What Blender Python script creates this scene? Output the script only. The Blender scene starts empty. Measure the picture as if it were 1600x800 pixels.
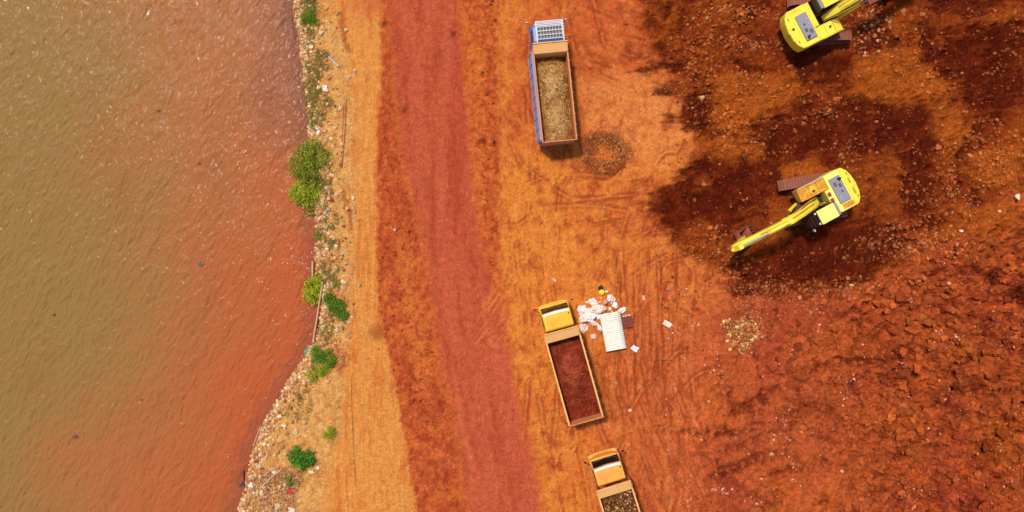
import bpy, math, random
import numpy as np
from mathutils import Vector, Matrix, Euler

# ------------------------------------------------------------------ camera, light, exposure
S = bpy.context.scene
COL = S.collection
R = math.radians
CAMH = 44.0
cam = bpy.data.cameras.new("camera"); cam.sensor_width = 36; cam.lens = 36 * 44 / 64.0
cam.clip_end = 6000; cam.clip_start = 0.5
camo = bpy.data.objects.new("camera", cam); COL.objects.link(camo); camo.location = (0, 0, CAMH)
S.camera = camo
SUN_DIR = Vector((-0.62, 0.78, 0)).normalized() * math.sin(R(24)) + Vector((0, 0, math.cos(R(24))))
w = bpy.data.worlds.new("World"); S.world = w; w.use_nodes = True
nt = w.node_tree; bg = nt.nodes['Background']
sky = nt.nodes.new('ShaderNodeTexSky'); sky.sky_type = 'NISHITA'; sky.sun_disc = False
sky.sun_elevation = R(66); sky.sun_rotation = R(321.5); sky.dust_density = 2.0
nt.links.new(sky.outputs[0], bg.inputs[0]); bg.inputs[1].default_value = 0.115
sun = bpy.data.lights.new("sun", 'SUN'); sun.energy = 3.1; sun.angle = R(6); sun.color = (1.0, 0.945, 0.86)
suno = bpy.data.objects.new("sun", sun); COL.objects.link(suno)
suno.rotation_euler = SUN_DIR.to_track_quat('Z', 'Y').to_euler(); suno.location = (-30, 30, 60)
S.view_settings.view_transform = 'Standard'; S.view_settings.look = 'None'
S.view_settings.exposure = 0.11; S.view_settings.gamma = 1.0; S.view_settings.use_curve_mapping = False
S.render.engine = 'CYCLES'

# ------------------------------------------------------------------ helpers
K = 1.22
def lin(c):
    c = np.asarray(c, float) / 255.0
    return np.where(c <= 0.04045, c / 12.92, ((c + 0.055) / 1.055) ** 2.4)
def s(r, g, b): return lin((r, g, b)) / K
def W(px, py, z=0.0):
    k = (CAMH - z) / CAMH / 25.0
    return ((px - 800) * k, (400 - py) * k)

_tabs = {}
def _tab(seed, n=1):
    if (seed, n) not in _tabs:
        _tabs[(seed, n)] = np.random.default_rng(1000 + seed).random((256, 256, n)).astype(np.float32)
    return _tabs[(seed, n)]
def vn(x, y, seed=0):                       # gradient noise, about -1..1
    t = _tab(seed)[..., 0] * (2 * np.pi)
    ix = np.floor(x).astype(np.int64); iy = np.floor(y).astype(np.int64)
    fx = x - ix; fy = y - iy
    def g(a, b):
        an = t[a & 255, b & 255]
        return np.cos(an), np.sin(an)
    def d(a, b, dx, dy):
        c, s_ = g(a, b); return c * dx + s_ * dy
    u = fx * fx * fx * (fx * (fx * 6 - 15) + 10); v = fy * fy * fy * (fy * (fy * 6 - 15) + 10)
    n00 = d(ix, iy, fx, fy); n10 = d(ix + 1, iy, fx - 1, fy)
    n01 = d(ix, iy + 1, fx, fy - 1); n11 = d(ix + 1, iy + 1, fx - 1, fy - 1)
    return 1.5 * ((n00 * (1 - u) + n10 * u) * (1 - v) + (n01 * (1 - u) + n11 * u) * v)
def fbm(x, y, seed=0, oct=4, gain=0.5, lac=2.03):
    a = 1.0; r = 0; tot = 0; c, s_ = math.cos(0.6), math.sin(0.6)
    for o in range(oct):
        r = r + a * vn(x, y, seed + o * 7); tot += a
        x, y = (c * x - s_ * y) * lac + 17.3, (s_ * x + c * y) * lac + 5.1; a *= gain
    return r / tot * 1.4
def worley(x, y, seed=0):
    t = _tab(seed, 3)
    ix = np.floor(x).astype(np.int64); iy = np.floor(y).astype(np.int64)
    f1 = np.full(x.shape, 9.0); f2 = np.full(x.shape, 9.0); idv = np.zeros(x.shape)
    for dx in (-1, 0, 1):
        for dy in (-1, 0, 1):
            a = ix + dx; b = iy + dy
            j = t[a & 255, b & 255]
            dd = (a + j[..., 0] - x) ** 2 + (b + j[..., 1] - y) ** 2
            nearer = dd < f1
            f2 = np.where(nearer, f1, np.minimum(f2, dd))
            idv = np.where(nearer, j[..., 2], idv); f1 = np.where(nearer, dd, f1)
    return np.sqrt(f1), np.sqrt(f2), idv
def sst(a, b, x):
    t = np.clip((x - a) / (b - a), 0, 1); return t * t * (3 - 2 * t)
def seg_dist(px, py, ax, ay, bx, by):
    vx, vy = bx - ax, by - ay; L = vx * vx + vy * vy + 1e-9
    t = np.clip(((px - ax) * vx + (py - ay) * vy) / L, 0, 1)
    return np.hypot(px - ax - t * vx, py - ay - t * vy), t
def poly_sd(px, py, pts):                   # >0 inside
    inside = np.zeros(px.shape, bool); d = np.full(px.shape, 1e9)
    n = len(pts)
    for i in range(n):
        ax, ay = pts[i]; bx, by = pts[(i + 1) % n]
        dd, _ = seg_dist(px, py, ax, ay, bx, by); d = np.minimum(d, dd)
        c = ((ay > py) != (by > py)) & (px < (bx - ax) * (py - ay) / ((by - ay) + 1e-9) + ax)
        inside ^= c
    return np.where(inside, d, -d)

class MB:
    def __init__(s_): s_.v = []; s_.f = []
    def add(s_, vs, fs):
        o = len(s_.v); s_.v += [tuple(v) for v in vs]; s_.f += [tuple(i + o for i in f) for f in fs]; return s_
    def box(s_, c, d, rot=None):
        hx, hy, hz = d[0] / 2, d[1] / 2, d[2] / 2
        vs = [Vector((x * hx, y * hy, z * hz)) for z in (-1, 1) for y in (-1, 1) for x in (-1, 1)]
        if rot is not None:
            m = Euler(rot).to_matrix(); vs = [m @ v for v in vs]
        vs = [v + Vector(c) for v in vs]
        return s_.add(vs, [(0, 2, 3, 1), (4, 5, 7, 6), (0, 1, 5, 4), (2, 6, 7, 3), (0, 4, 6, 2), (1, 3, 7, 5)])
    def b2(s_, x0, x1, y0, y1, z0, z1): return s_.box(((x0 + x1) / 2, (y0 + y1) / 2, (z0 + z1) / 2), (x1 - x0, y1 - y0, z1 - z0))
    def prism(s_, pts, axis, a, b):         # pts 2-D outline, extruded along axis
        def mk(p, t):
            return {'x': (t, p[0], p[1]), 'y': (p[0], t, p[1]), 'z': (p[0], p[1], t)}[axis]
        n = len(pts); vs = [mk(p, a) for p in pts] + [mk(p, b) for p in pts]
        fs = [tuple(range(n))[::-1], tuple(range(n, 2 * n))] + [(i, (i + 1) % n, (i + 1) % n + n, i + n) for i in range(n)]
        return s_.add(vs, fs)
    def tube(s_, pts, r, seg=8, caps=True):
        pts = [Vector(p) for p in pts]; rs = r if isinstance(r, (list, tuple)) else [r] * len(pts)
        vs = []; up0 = None
        for i, p in enumerate(pts):
            d = (pts[min(i + 1, len(pts) - 1)] - pts[max(i - 1, 0)]).normalized()
            if up0 is None: up0 = d.orthogonal().normalized()
            u = (up0 - d * up0.dot(d)).normalized(); v = d.cross(u); up0 = u
            for k in range(seg):
                a = 2 * math.pi * k / seg; vs.append(p + (u * math.cos(a) + v * math.sin(a)) * rs[i])
        fs = []
        for i in range(len(pts) - 1):
            for k in range(seg):
                fs.append((i * seg + k, i * seg + (k + 1) % seg, (i + 1) * seg + (k + 1) % seg, (i + 1) * seg + k))
        if caps:
            fs.append(tuple(range(seg))[::-1]); fs.append(tuple(range((len(pts) - 1) * seg, len(pts) * seg)))
        return s_.add(vs, fs)
    def build(s_, name, mat, parent=None, bevel=0, smooth=False, loc=None, kind=None):
        me = bpy.data.meshes.new(name); me.from_pydata(s_.v, [], s_.f); me.update()
        if smooth: me.shade_smooth()
        o = bpy.data.objects.new(name, me); COL.objects.link(o)
        import bmesh
        bm = bmesh.new(); bm.from_mesh(me); bmesh.ops.recalc_face_normals(bm, faces=bm.faces); bm.to_mesh(me); bm.free()
        if mat: me.materials.append(mat)
        if parent: o.parent = parent
        if loc: o.location = loc
        if bevel:
            m = o.modifiers.new('bevel', 'BEVEL'); m.width = bevel; m.segments = 2; m.limit_method = 'ANGLE'; m.angle_limit = R(35)
        if kind: o['kind'] = kind
        return o
def tag(o, label=None, cat=None, group=None, kind=None):
    if label: o['label'] = label
    if cat: o['category'] = cat
    if group: o['group'] = group
    if kind: o['kind'] = kind
    return o
def empty(name, loc, rz=0, label=None, cat=None, group=None):
    o = bpy.data.objects.new(name, None); COL.objects.link(o); o.location = loc; o.rotation_euler = (0, 0, rz)
    o.empty_display_size = 0.3
    return tag(o, label, cat, group)

def np_mesh(name, V, F, mat, cols=None, smooth=False, parent=None, normals=None):
    me = bpy.data.meshes.new(name); n = F.shape[1]
    me.vertices.add(len(V)); me.vertices.foreach_set('co', np.ascontiguousarray(V, np.float32).ravel())
    me.loops.add(F.size); me.loops.foreach_set('vertex_index', np.ascontiguousarray(F, np.int32).ravel())
    me.polygons.add(len(F)); me.polygons.foreach_set('loop_start', np.arange(0, F.size, n, dtype=np.int32))
    me.polygons.foreach_set('use_smooth', np.full(len(F), smooth))
    me.update(calc_edges=True)
    if cols is not None:
        a = me.attributes.new('Col', 'FLOAT_COLOR', 'POINT')
        c = np.ones((len(V), 4), np.float32); cols = np.asarray(cols); c[:, :cols.shape[1]] = cols; a.data.foreach_set('color', c.ravel())
    if normals is not None: me.normals_split_custom_set_from_vertices(normals)
    me.materials.append(mat)
    o = bpy.data.objects.new(name, me); COL.objects.link(o)
    if parent: o.parent = parent
    return o

# ------------------------------------------------------------------ materials
def mat(name, rough=0.6, metallic=0.0):
    m = bpy.data.materials.new(name); m.use_nodes = True; t = m.node_tree; b = t.nodes['Principled BSDF']
    b.inputs['Roughness'].default_value = rough; b.inputs['Metallic'].default_value = metallic
    return m, t, b
def L(t, a, b): t.links.new(a, b)
def noise(t, scale, detail=6, rough=0.6, vec=None, dist=0.0):
    n = t.nodes.new('ShaderNodeTexNoise'); n.inputs['Scale'].default_value = scale; n.inputs['Detail'].default_value = detail
    n.inputs['Roughness'].default_value = rough; n.inputs['Distortion'].default_value = dist
    if vec is not None: L(t, vec, n.inputs['Vector'])
    return n
def maprange(t, val, a, b, c, d):
    n = t.nodes.new('ShaderNodeMapRange'); L(t, val, n.inputs[0])
    for i, x in enumerate((a, b, c, d)): n.inputs[i + 1].default_value = x
    return n.outputs[0]
def mixc(t, fac, a, b, blend='MIX'):
    n = t.nodes.new('ShaderNodeMix'); n.data_type = 'RGBA'; n.blend_type = blend
    def put(sock, v):
        if hasattr(v, 'is_output'): L(t, v, sock)
        elif isinstance(v, (int, float)): sock.default_value = v
        else: sock.default_value = (*[float(x) for x in v], 1)
    put(n.inputs[0], fac); put(n.inputs[6], a); put(n.inputs[7], b); return n.outputs[2]
def grey(t, val):
    n = t.nodes.new('ShaderNodeCombineColor')
    for i in range(3): L(t, val, n.inputs[i])
    return n.outputs[0]
def bump(t, height, strength, dist, b):
    n = t.nodes.new('ShaderNodeBump'); n.inputs['Strength'].default_value = strength; n.inputs['Distance'].default_value = dist
    L(t, height, n.inputs['Height']); L(t, n.outputs[0], b.inputs['Normal']); return n

def soil_material(name, bumpd=0.05, rough=1.0, spec=0.03, grain=1.0):
    """earth: the point colour broken up by grain; the attribute's alpha says how coarse the ground is there"""
    m, t, b = mat(name, rough)
    at = t.nodes.new('ShaderNodeAttribute'); at.attribute_name = 'Col'
    geo = t.nodes.new('ShaderNodeNewGeometry')
    n1 = noise(t, 2.6, 10, 0.74, geo.outputs['Position'])
    n2 = noise(t, 9.5, 4, 0.75, geo.outputs['Position'])
    n3 = noise(t, 27.0, 3, 0.7, geo.outputs['Position'])
    amt = maprange(t, at.outputs['Alpha'], 0, 1, 0.62, 1.0)
    def vary(c, n, lo, hi):
        v = maprange(t, n.outputs[0], 0.32, 0.68, lo, hi)
        k = t.nodes.new('ShaderNodeMix'); L(t, amt, k.inputs[0]); k.inputs[2].default_value = 1.0; L(t, v, k.inputs[3])
        return mixc(t, 1.0, c, grey(t, k.outputs[0]), 'MULTIPLY')
    c = vary(vary(vary(at.outputs['Color'], n1, .70, 1.30), n2, .72, 1.28), n3, .80, 1.22)
    L(t, c, b.inputs['Base Color']); b.inputs['Specular IOR Level'].default_value = spec
    def mul(x, k):
        q = t.nodes.new('ShaderNodeMath'); q.operation = 'MULTIPLY'; L(t, x, q.inputs[0])
        if hasattr(k, 'is_output'): L(t, k, q.inputs[1])
        else: q.inputs[1].default_value = k
        return q.outputs[0]
    def add(x, y):
        q = t.nodes.new('ShaderNodeMath'); q.operation = 'ADD'; L(t, x, q.inputs[0]); L(t, y, q.inputs[1]); return q.outputs[0]
    hgt = mul(add(add(n1.outputs[0], mul(n2.outputs[0], .45)), mul(n3.outputs[0], .12)), maprange(t, at.outputs['Alpha'], 0, 1, .12, 1.0))
    bump(t, hgt, 1.0, bumpd, b)
    return m
M = {}
M['soil'] = soil_material('soil', 0.30)
M['stone_v'] = soil_material('loose_stone', 0.02, 0.9, 0.08)

def obj_color_mat(name, rough=0.8, nscale=6, amt=0.25, bumpd=0.02, spec=0.3):
    m, t, b = mat(name, rough); oi = t.nodes.new('ShaderNodeObjectInfo'); tc = t.nodes.new('ShaderNodeTexCoord')
    n = noise(t, nscale, 7, 0.65, tc.outputs['Object'])
    c = mixc(t, 1.0, oi.outputs['Color'], grey(t, maprange(t, n.outputs[0], 0.3, 0.7, 1 - amt, 1 + amt)), 'MULTIPLY')
    L(t, c, b.inputs['Base Color']); b.inputs['Specular IOR Level'].default_value = spec
    bump(t, n.outputs[0], 0.7, bumpd, b); return m
M['rock'] = obj_color_mat('rock_surface', 0.9, 7, 0.3, spec=.1)
M['plastic'] = obj_color_mat('litter_plastic', 0.45, 9, 0.12, 0.01, 0.4)
M['wood'] = obj_color_mat('weathered_wood', 0.85, 12, 0.3)

def paint(name, base, dust, amt=0.45, rough=0.42, scale=1.3, metallic=0.0, streak=None):
    m, t, b = mat(name, rough, metallic); tc = t.nodes.new('ShaderNodeTexCoord'); oi = t.nodes.new('ShaderNodeObjectInfo')
    mp = t.nodes.new('ShaderNodeMapping'); L(t, tc.outputs['Object'], mp.inputs[0])
    if streak: mp.inputs['Scale'].default_value = streak
    n = noise(t, scale, 9, 0.72, mp.outputs[0], 0.3); n2 = noise(t, scale * 9, 5, 0.7, tc.outputs['Object'])
    lo = 0.62 - amt * 0.35
    f = maprange(t, n.outputs[0], lo, lo + 0.16, 0.06, 0.9)
    f2 = t.nodes.new('ShaderNodeMath'); f2.operation = 'MULTIPLY'; L(t, f, f2.inputs[0]); L(t, maprange(t, n2.outputs[0], 0.3, 0.65, 0.35, 1.0), f2.inputs[1])
    c = mixc(t, f2.outputs[0], base, dust)
    c = mixc(t, 1.0, c, grey(t, maprange(t, n2.outputs[0], 0.3, 0.7, 0.93, 1.07)), 'MULTIPLY')
    L(t, c, b.inputs['Base Color'])
    L(t, maprange(t, f2.outputs[0], 0, 1, rough, 0.9), b.inputs['Roughness'])
    bump(t, n2.outputs[0], 0.25, 0.01, b)
    return m
DUST = s(176, 96, 58)
M['ex_yellow'] = paint('excavator_yellow', (.93, .73, .05), s(196, 118, 40), 0.28, 0.38)
M['ex_yellow_pale'] = paint('sunbleached_yellow', (.95, .84, .17), s(222, 170, 70), 0.12, 0.45)
M['ex_rusty'] = paint('rusty_yellow', s(252, 204, 50), s(196, 92, 20), 0.72, 0.6, 2.6)
M['ex_grey'] = paint('grey_hood', s(150, 148, 156), s(175, 120, 95), 0.15, 0.5)
M['track'] = paint('muddy_track', s(158, 104, 90), s(164, 84, 52), 0.8, 0.8, 3.0)
M['mud_metal'] = paint('muddy_steel', s(186, 96, 62), s(128, 50, 28), 0.7, 0.8, 3.0)
M['black'] = paint('black_parts', s(26, 20, 22), s(96, 48, 34), 0.3, 0.55, 3.0)
M['dark_metal'] = paint('dark_steel', s(60, 45, 42), s(120, 58, 36), 0.55, 0.6, 3.0)
M['rubber'] = paint('tyre_rubber', s(34, 30, 30), s(150, 76, 44), 0.7, 0.9, 3.0)
M['chrome'] = paint('cylinder_rod', s(190, 190, 190), s(170, 110, 70), 0.2, 0.25, 3.0, 0.9)
M['tr_yellow'] = paint('cab_yellow', s(255, 196, 40), s(226, 132, 46), 0.35, 0.42)
M['tr_orange'] = paint('cab_orange_yellow', s(254, 178, 66), s(228, 138, 70), 0.45, 0.45)
M['tr_blue'] = paint('cab_blue', s(84, 140, 214), s(150, 140, 160), 0.4, 0.35)
M['bed_blue'] = paint('bed_blue', s(138, 160, 205), s(186, 140, 116), 0.45, 0.6)
M['bed_orange'] = paint('bed_orange', s(236, 148, 84), s(206, 108, 60), 0.45, 0.75, 1.6)
M['bed_tan'] = paint('bed_tan', s(250, 184, 108), s(226, 140, 80), 0.35, 0.7, 1.6)
M['bed_yellow'] = paint('bed_yellow', s(238, 166, 52), s(206, 112, 56), 0.5, 0.6, 1.6)
M['white_metal'] = paint('white_metal', s(226, 226, 228), s(205, 165, 140), 0.25, 0.4, 2.5)
M['rack_panel'] = paint('rack_panel', s(120, 112, 98), s(82, 88, 104), 0.5, 0.7, 4)
M['chassis'] = paint('chassis', s(52, 44, 42), s(134, 70, 44), 0.6, 0.8, 2.5)
M['lamp_glass'] = mat('lamp_glass', 0.15)[0]; M['lamp_glass'].node_tree.nodes['Principled BSDF'].inputs['Base Color'].default_value = (0.75, 0.75, 0.72, 1)
M['orange_lens'] = mat('orange_lens', 0.2)[0]; M['orange_lens'].node_tree.nodes['Principled BSDF'].inputs['Base Color'].default_value = (0.8, 0.2, 0.02, 1)
g, t, b = mat('dark_glass', 0.08); b.inputs['Base Color'].default_value = (0.008, 0.008, 0.010, 1); b.inputs['Specular IOR Level'].default_value = 0.5
M['glass'] = g
M['sheet'] = paint('white_roofing', s(250, 244, 226), s(222, 184, 146), 0.18, 0.45, 1.2)

# ------------------------------------------------------------------ terrain fields (pixel-like plan coordinates: 25 units per metre)
def curve(pts):
    p = np.array(pts, float)
    return lambda y: np.interp(y, p[:, 0], p[:, 1])
shore_x = curve([(-400, 440), (0, 450), (30, 452), (60, 458), (110, 464), (150, 470), (200, 474), (250, 474), (300, 480), (340, 484), (400, 483), (450, 489), (500, 490), (530, 482), (560, 466), (600, 438), (650, 409), (700, 388), (750, 374), (800, 362), (1200, 300)])
bank_x = curve([(-400, 500), (0, 512), (40, 528), (80, 544), (150, 550), (250, 550), (330, 556), (400, 550), (500, 546), (560, 540), (620, 535), (680, 528), (740, 510), (800, 500), (1200, 440)])
roadL = curve([(-400, 600), (0, 598), (100, 597), (200, 590), (300, 590), (400, 590), (480, 594), (520, 600), (560, 610), (600, 619), (650, 627), (700, 638), (800, 652), (1200, 720)])
smoothL = curve([(-400, 604), (0, 606), (120, 612), (200, 622), (300, 640), (400, 660), (500, 680), (600, 697), (700, 715), (800, 728), (1200, 800)])
smoothR = curve([(-400, 712), (0, 716), (200, 735), (300, 742), (400, 758), (500, 790), (600, 804), (700, 827), (800, 850), (1200, 940)])
roadR = curve([(-400, 775), (0, 776), (100, 778), (300, 780), (400, 781), (450, 786), (500, 794), (600, 806), (700, 829), (800, 853), (1200, 945)])

DARK = [
 [(1008, 322), (1040, 292), (1075, 262), (1120, 240), (1165, 222), (1190, 190), (1225, 186), (1262, 196), (1300, 214), (1290, 240), (1245, 262), (1222, 292), (1200, 318), (1168, 336), (1130, 356), (1090, 352), (1050, 350), (1020, 340)],
 [(1066, 158), (1086, 150), (1108, 152), (1124, 176), (1122, 200), (1098, 214), (1082, 206), (1068, 190)],
 [(990, 82), (1020, 84), (1066, 88), (1072, 104), (1050, 118), (1010, 112), (990, 104)],
 [(1036, 138), (1060, 134), (1064, 148), (1048, 156)], [(1040, 172), (1058, 170), (1058, 186), (1044, 188)],
 [(1128, 440), (1165, 418), (1215, 396), (1262, 366), (1300, 352), (1352, 340), (1395, 350), (1412, 376), (1400, 404), (1375, 424), (1320, 444), (1250, 456), (1180, 452), (1145, 450)],
 [(1250, 165), (1300, 170), (1345, 158), (1400, 160), (1440, 164), (1475, 186), (1478, 214), (1458, 250), (1462, 300), (1450, 345), (1420, 340), (1415, 296), (1412, 240), (1380, 250), (1330, 252), (1290, 250), (1262, 226)],
 [(1442, 60), (1470, 74), (1500, 50), (1540, 46), (1590, 40), (1600, 100), (1592, 150), (1560, 190), (1530, 170), (1500, 130), (1480, 100), (1450, 92)],
 [(1455, -10), (1560, -10), (1574, 12), (1530, 26), (1490, 22), (1460, 12)],
 [(1230, 60), (1300, 78), (1348, 62), (1366, 30), (1372, 60), (1345, 96), (1320, 122), (1270, 124), (1248, 100)],
 [(1530, 440), (1575, 438), (1610, 460), (1600, 476), (1560, 460)],
 [(1150, 352), (1185, 334), (1200, 340), (1172, 366), (1156, 366)],
]
OCHRE = [   # paler, more yellow-brown soil lying over the dark
 [(1110, 120), (1180, 108), (1240, 110), (1262, 140), (1240, 168), (1180, 186), (1130, 212), (1100, 190), (1108, 150)],
 [(1330, 90), (1400, 74), (1440, 96), (1470, 104), (1476, 140), (1440, 160), (1360, 162), (1320, 140)],
 [(1100, 225), (1150, 218), (1180, 232), (1160, 250), (1110, 246)],
 [(1440, 150), (1500, 165), (1520, 220), (1480, 250), (1462, 200)],
 [(1280, 280), (1330, 240), (1400, 230), (1415, 262), (1370, 300), (1350, 320)],
 [(1090, 280), (1112, 276), (1110, 300), (1080, 306)],
 [(1215, 262), (1262, 250), (1300, 262), (1262, 284), (1222, 290)],
 [(1500, 250), (1600, 210), (1600, 280), (1540, 292)],
 [(1500, 330), (1600, 300), (1600, 340), (1560, 370), (1500, 362), (1450, 372)],
 [(1535, 640), (1590, 650), (1575, 720), (1540, 720), (1510, 690)],
 [(1085, 380), (1130, 366), (1165, 340), (1215, 340), (1236, 350), (1205, 376), (1160, 400), (1120, 425), (1100, 420)], [(1345, 240), (1405, 228), (1412, 300), (1400, 335), (1352, 326)], [(1085, 218), (1150, 210), (1200, 222), (1196, 252), (1120, 258)],
]
def soft(sd, w): return sst(-w, w, sd)

def terrain(X, Y):
    """height (m) and linear colour for plan positions"""
    px = 800 + X * 25; py = 400 - Y * 25
    wx = fbm(X * 0.25, Y * 0.25, 3, 4) * 9; wy = fbm(X * 0.25, Y * 0.25, 33, 4) * 9
    ex = fbm(X * 1.3, Y * 1.3, 5, 4) * 3.6; ey = fbm(X * 1.3, Y * 1.3, 45, 4) * 3.6
    n_lo = fbm(X * 0.16, Y * 0.16, 50, 4); n_mid = fbm(X * 0.7, Y * 0.7, 60, 5, 0.6); n_hi = fbm(X * 2.6, Y * 2.6, 70, 4, 0.65)
    n_f = fbm(X * 7, Y * 7, 77, 2, 0.7)
    shp = X.shape
    col = np.zeros(shp + (3,)); h = np.zeros(shp)
    def mix(c, m, soft_=1.0):
        nonlocal col
        m = np.clip(m, 0, 1)[..., None]; col = col * (1 - m) + np.asarray(c) * m
    sx = shore_x(py) ; bx = bank_x(py) + ex * 1.4 + wx * 0.4; n_rag = n_hi * 3.2 + n_mid * 3.5; rl = roadL(py) + ex * 1.0 + wx * .3 + n_rag; rr = roadR(py) + ex * 1.4 + wx * .5 - n_rag * 1.2
    sl = smoothL(py) + ex * 1.6 + wx * 0.6 + n_rag * 1.4; sr = smoothR(py) + ex * 1.2
    # ---- base flats
    col[:] = s(208, 116, 50)
    mix(s(194, 94, 44), sst(-0.2, 0.6, n_mid * .6 + n_lo) * .7)
    mix(s(212, 126, 56), sst(0.0, 0.7, -n_mid * .7 + n_lo * 0.6) * 0.6)
    # upper middle flats are more brown red, lower more coral
    lowc = sst(430, 560, py + wx) * sst(900, 1000, px + wy * 2 + 0)
    mix(s(192, 92, 54), lowc * 0.9)
    mix(s(206, 112, 66), lowc * sst(0.1, 0.6, n_mid))
    uprd = sst(300, 180, py + wx * 3 + ex * 3) * sst(780, 800, px)
    mix(s(188, 86, 44), uprd * (0.45 + .4 * sst(-.3, .5, n_mid + n_lo)))
    upr2 = sst(150, 90, py + wx * 2 + ex * 2) * sst(880, 930, px + ex * 3); mix(s(178, 74, 42), upr2 * .6)
    br2 = sst(900, 990, px + wx * 3 + ex * 3) * sst(240, 300, py + wx * 2); mix(s(192, 90, 46), br2 * (.45 + .35 * sst(-.3, .4, n_mid)))
    sal = soft(poly_sd(px + wx + ex * 3, py + wy + ey * 3, [(905, 130), (960, 110), (1040, 118), (1068, 170), (1092, 212), (1072, 244), (1010, 262), (960, 225), (912, 200)]), 16)
    mix(s(212, 122, 70), sal * (.55 + .35 * n_mid))
    # streaky lines fanning to the dark soil at top
    fan = fbm(X * 0.35 + Y * .25, (Y * 2.2 + X * 0.75), 81, 4, .6)
    fm = sst(870, 960, px) * sst(1110, 1040, px) * sst(190, 90, py)
    mix(s(120, 44, 20), fm * sst(0.12, 0.5, fan) * 0.75); mix(s(212, 104, 52), fm * sst(0.15, 0.5, -fan) * 0.6)
    fan2 = fbm(X * 0.3 - Y * .1, Y * 2.4 - X * 0.35, 82, 4, .6)
    fm2 = sst(880, 960, px) * sst(1080, 1020, px) * sst(240, 280, py) * sst(420, 380, py)
    mix(s(150, 62, 28), fm2 * sst(0.1, 0.5, fan2) * 0.7); h += fm2 * fan2 * 0.03 + fm * fan * 0.04
    # ---- north-east brown workings
    ex2_ = fbm(X * .3, Y * .3, 351, 4) * 26
    ne_edge = np.interp(py, [-400, 0, 60, 120, 170, 230, 280, 330, 380, 430, 470], [980, 1000, 1010, 1050, 1070, 1085, 1050, 1010, 1050, 1120, 1300])
    diag = (py - (470 - (px - 1300) * 0.56))          # lower-right limit of the brown soil
    lim = np.where(px > 1300, -diag, 472 + wy * 1.2 - py) + n_mid * 16 + ex2_ + n_hi * 8
    ne = sst(-18, 20, px + wx * 1.2 + ex * 2 + n_mid * 16 + n_hi * 9 - ne_edge) * sst(-26, 26, lim + wy + ex)
    NEc = np.zeros(shp + (3,)); NEc[:] = s(134, 56, 22)
    def nmix(c, m):
        nonlocal NEc
        m = np.clip(m, 0, 1)[..., None]; NEc = NEc * (1 - m) + np.asarray(c) * m
    nmix(s(152, 72, 25), sst(-0.1, 0.6, n_mid + n_lo * .7)); nmix(s(104, 38, 18), sst(0.05, 0.6, -n_mid - n_lo * 0.5) * 0.9)
    col = col * (1 - ne[..., None]) + NEc * ne[..., None]
    # ---- south-east rubble
    se_edge = np.interp(py, [380, 440, 500, 560, 650, 800, 1200], [1120, 1110, 1100, 1090, 1080, 1070, 1000])
    se = sst(-40, 50, px + wx * 3 + ex * 2 - se_edge) * (1 - ne) * sst(330, 400, py + (px - 1300) * .25)
    mix(s(180, 84, 48), se * 0.85)
    rub = sst(1200, 1420, px + wx * 4 - (py - 500) * 0.15) * se
    mix(s(162, 76, 38), rub * 0.8)
    mix(s(190, 94, 42), se * sst(0.05, 0.5, n_lo + n_mid * .6) * 0.75)
    mix(s(156, 60, 44), se * sst(0.1, 0.6, -n_lo + n_mid * .5) * 0.5)
    mix(s(110, 36, 22), se * sst(0.22, 0.7, n_mid - n_hi * .3) * 0.8)
    mix(s(192, 88, 40), rub * sst(0.1, 0.7, -n_mid + n_hi * .3 - n_lo * .4) * 0.75)
    # slanting dark furrows in the lower middle
    fu = X * math.cos(R(62)) + Y * math.sin(R(62)); fv = -X * math.sin(R(62)) + Y * math.cos(R(62))
    fur = fbm(fv * 0.22, fu * 0.9, 91, 4, 0.6)
    fz = sst(1040, 1110, px + wx * 2) * sst(1420, 1260, px) * sst(560, 620, py)
    mix(s(120, 44, 24), fz * sst(0.22, 0.6, fur + n_hi * .25) * 0.55); h -= fz * sst(0.1, 0.6, fur) * 0.10
    # ---- dark wet soil and ochre patches
    stk = fbm((X + Y * .35) * .35, (Y - X * .15) * 1.7, 340, 5, .68) * 26
    dk = np.zeros(shp); ex2 = fbm(X * .45, Y * .45, 303, 4) * 14; ey2 = fbm(X * .45, Y * .45, 309, 4) * 14
    for i, P in enumerate(DARK):
        x0 = min(p[0] for p in P) - 60; x1 = max(p[0] for p in P) + 60; y0 = min(p[1] for p in P) - 60; y1 = max(p[1] for p in P) + 60
        mk = (px > x0) & (px < x1) & (py > y0) & (py < y1)
        if mk.any():
            sd = poly_sd(px[mk] + wx[mk] + ex2[mk] + ex[mk] * 1.6, py[mk] + wy[mk] + ey2[mk] + ey[mk] * 1.6, P)
            dk[mk] = np.maximum(dk[mk], sst(-12, 10, sd + n_mid[mk] * 13 + n_hi[mk] * 8 + n_f[mk] * 3 + stk[mk]))
    dk = np.clip(dk + ne * sst(.16, .34, fbm(X * .4, Y * .4, 331, 6, .62)) * .75, 0, 1)
    dcol = s(86, 25, 12)
    dvar = sst(-0.2, 0.7, n_mid + n_hi * .4)[..., None]
    dcol = dcol * (1 - dvar * .6) + s(128, 44, 20) * dvar * .6
    col = col * (1 - 0.94 * dk[..., None]) + dcol * 0.94 * dk[..., None]
    oc = np.zeros(shp)
    for P in OCHRE:
        stg = .45 if P[0] in ((1085, 380), (1345, 240), (1280, 280), (1090, 280)) else 1.0
        mk = (px > min(p[0] for p in P) - 40) & (px < max(p[0] for p in P) + 40) & (py > min(p[1] for p in P) - 40) & (py < max(p[1] for p in P) + 40)
        if mk.any():
            sd = poly_sd(px[mk] + wx[mk] + ex2[mk] + ex[mk] * 2, py[mk] + wy[mk] + ey2[mk] + ey[mk] * 2, P)
            oc[mk] = np.maximum(oc[mk], stg * sst(-9, 9, sd + n_mid[mk] * 12 + n_hi[mk] * 7 + n_f[mk] * 3))
    ocol = s(172, 86, 31)
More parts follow.
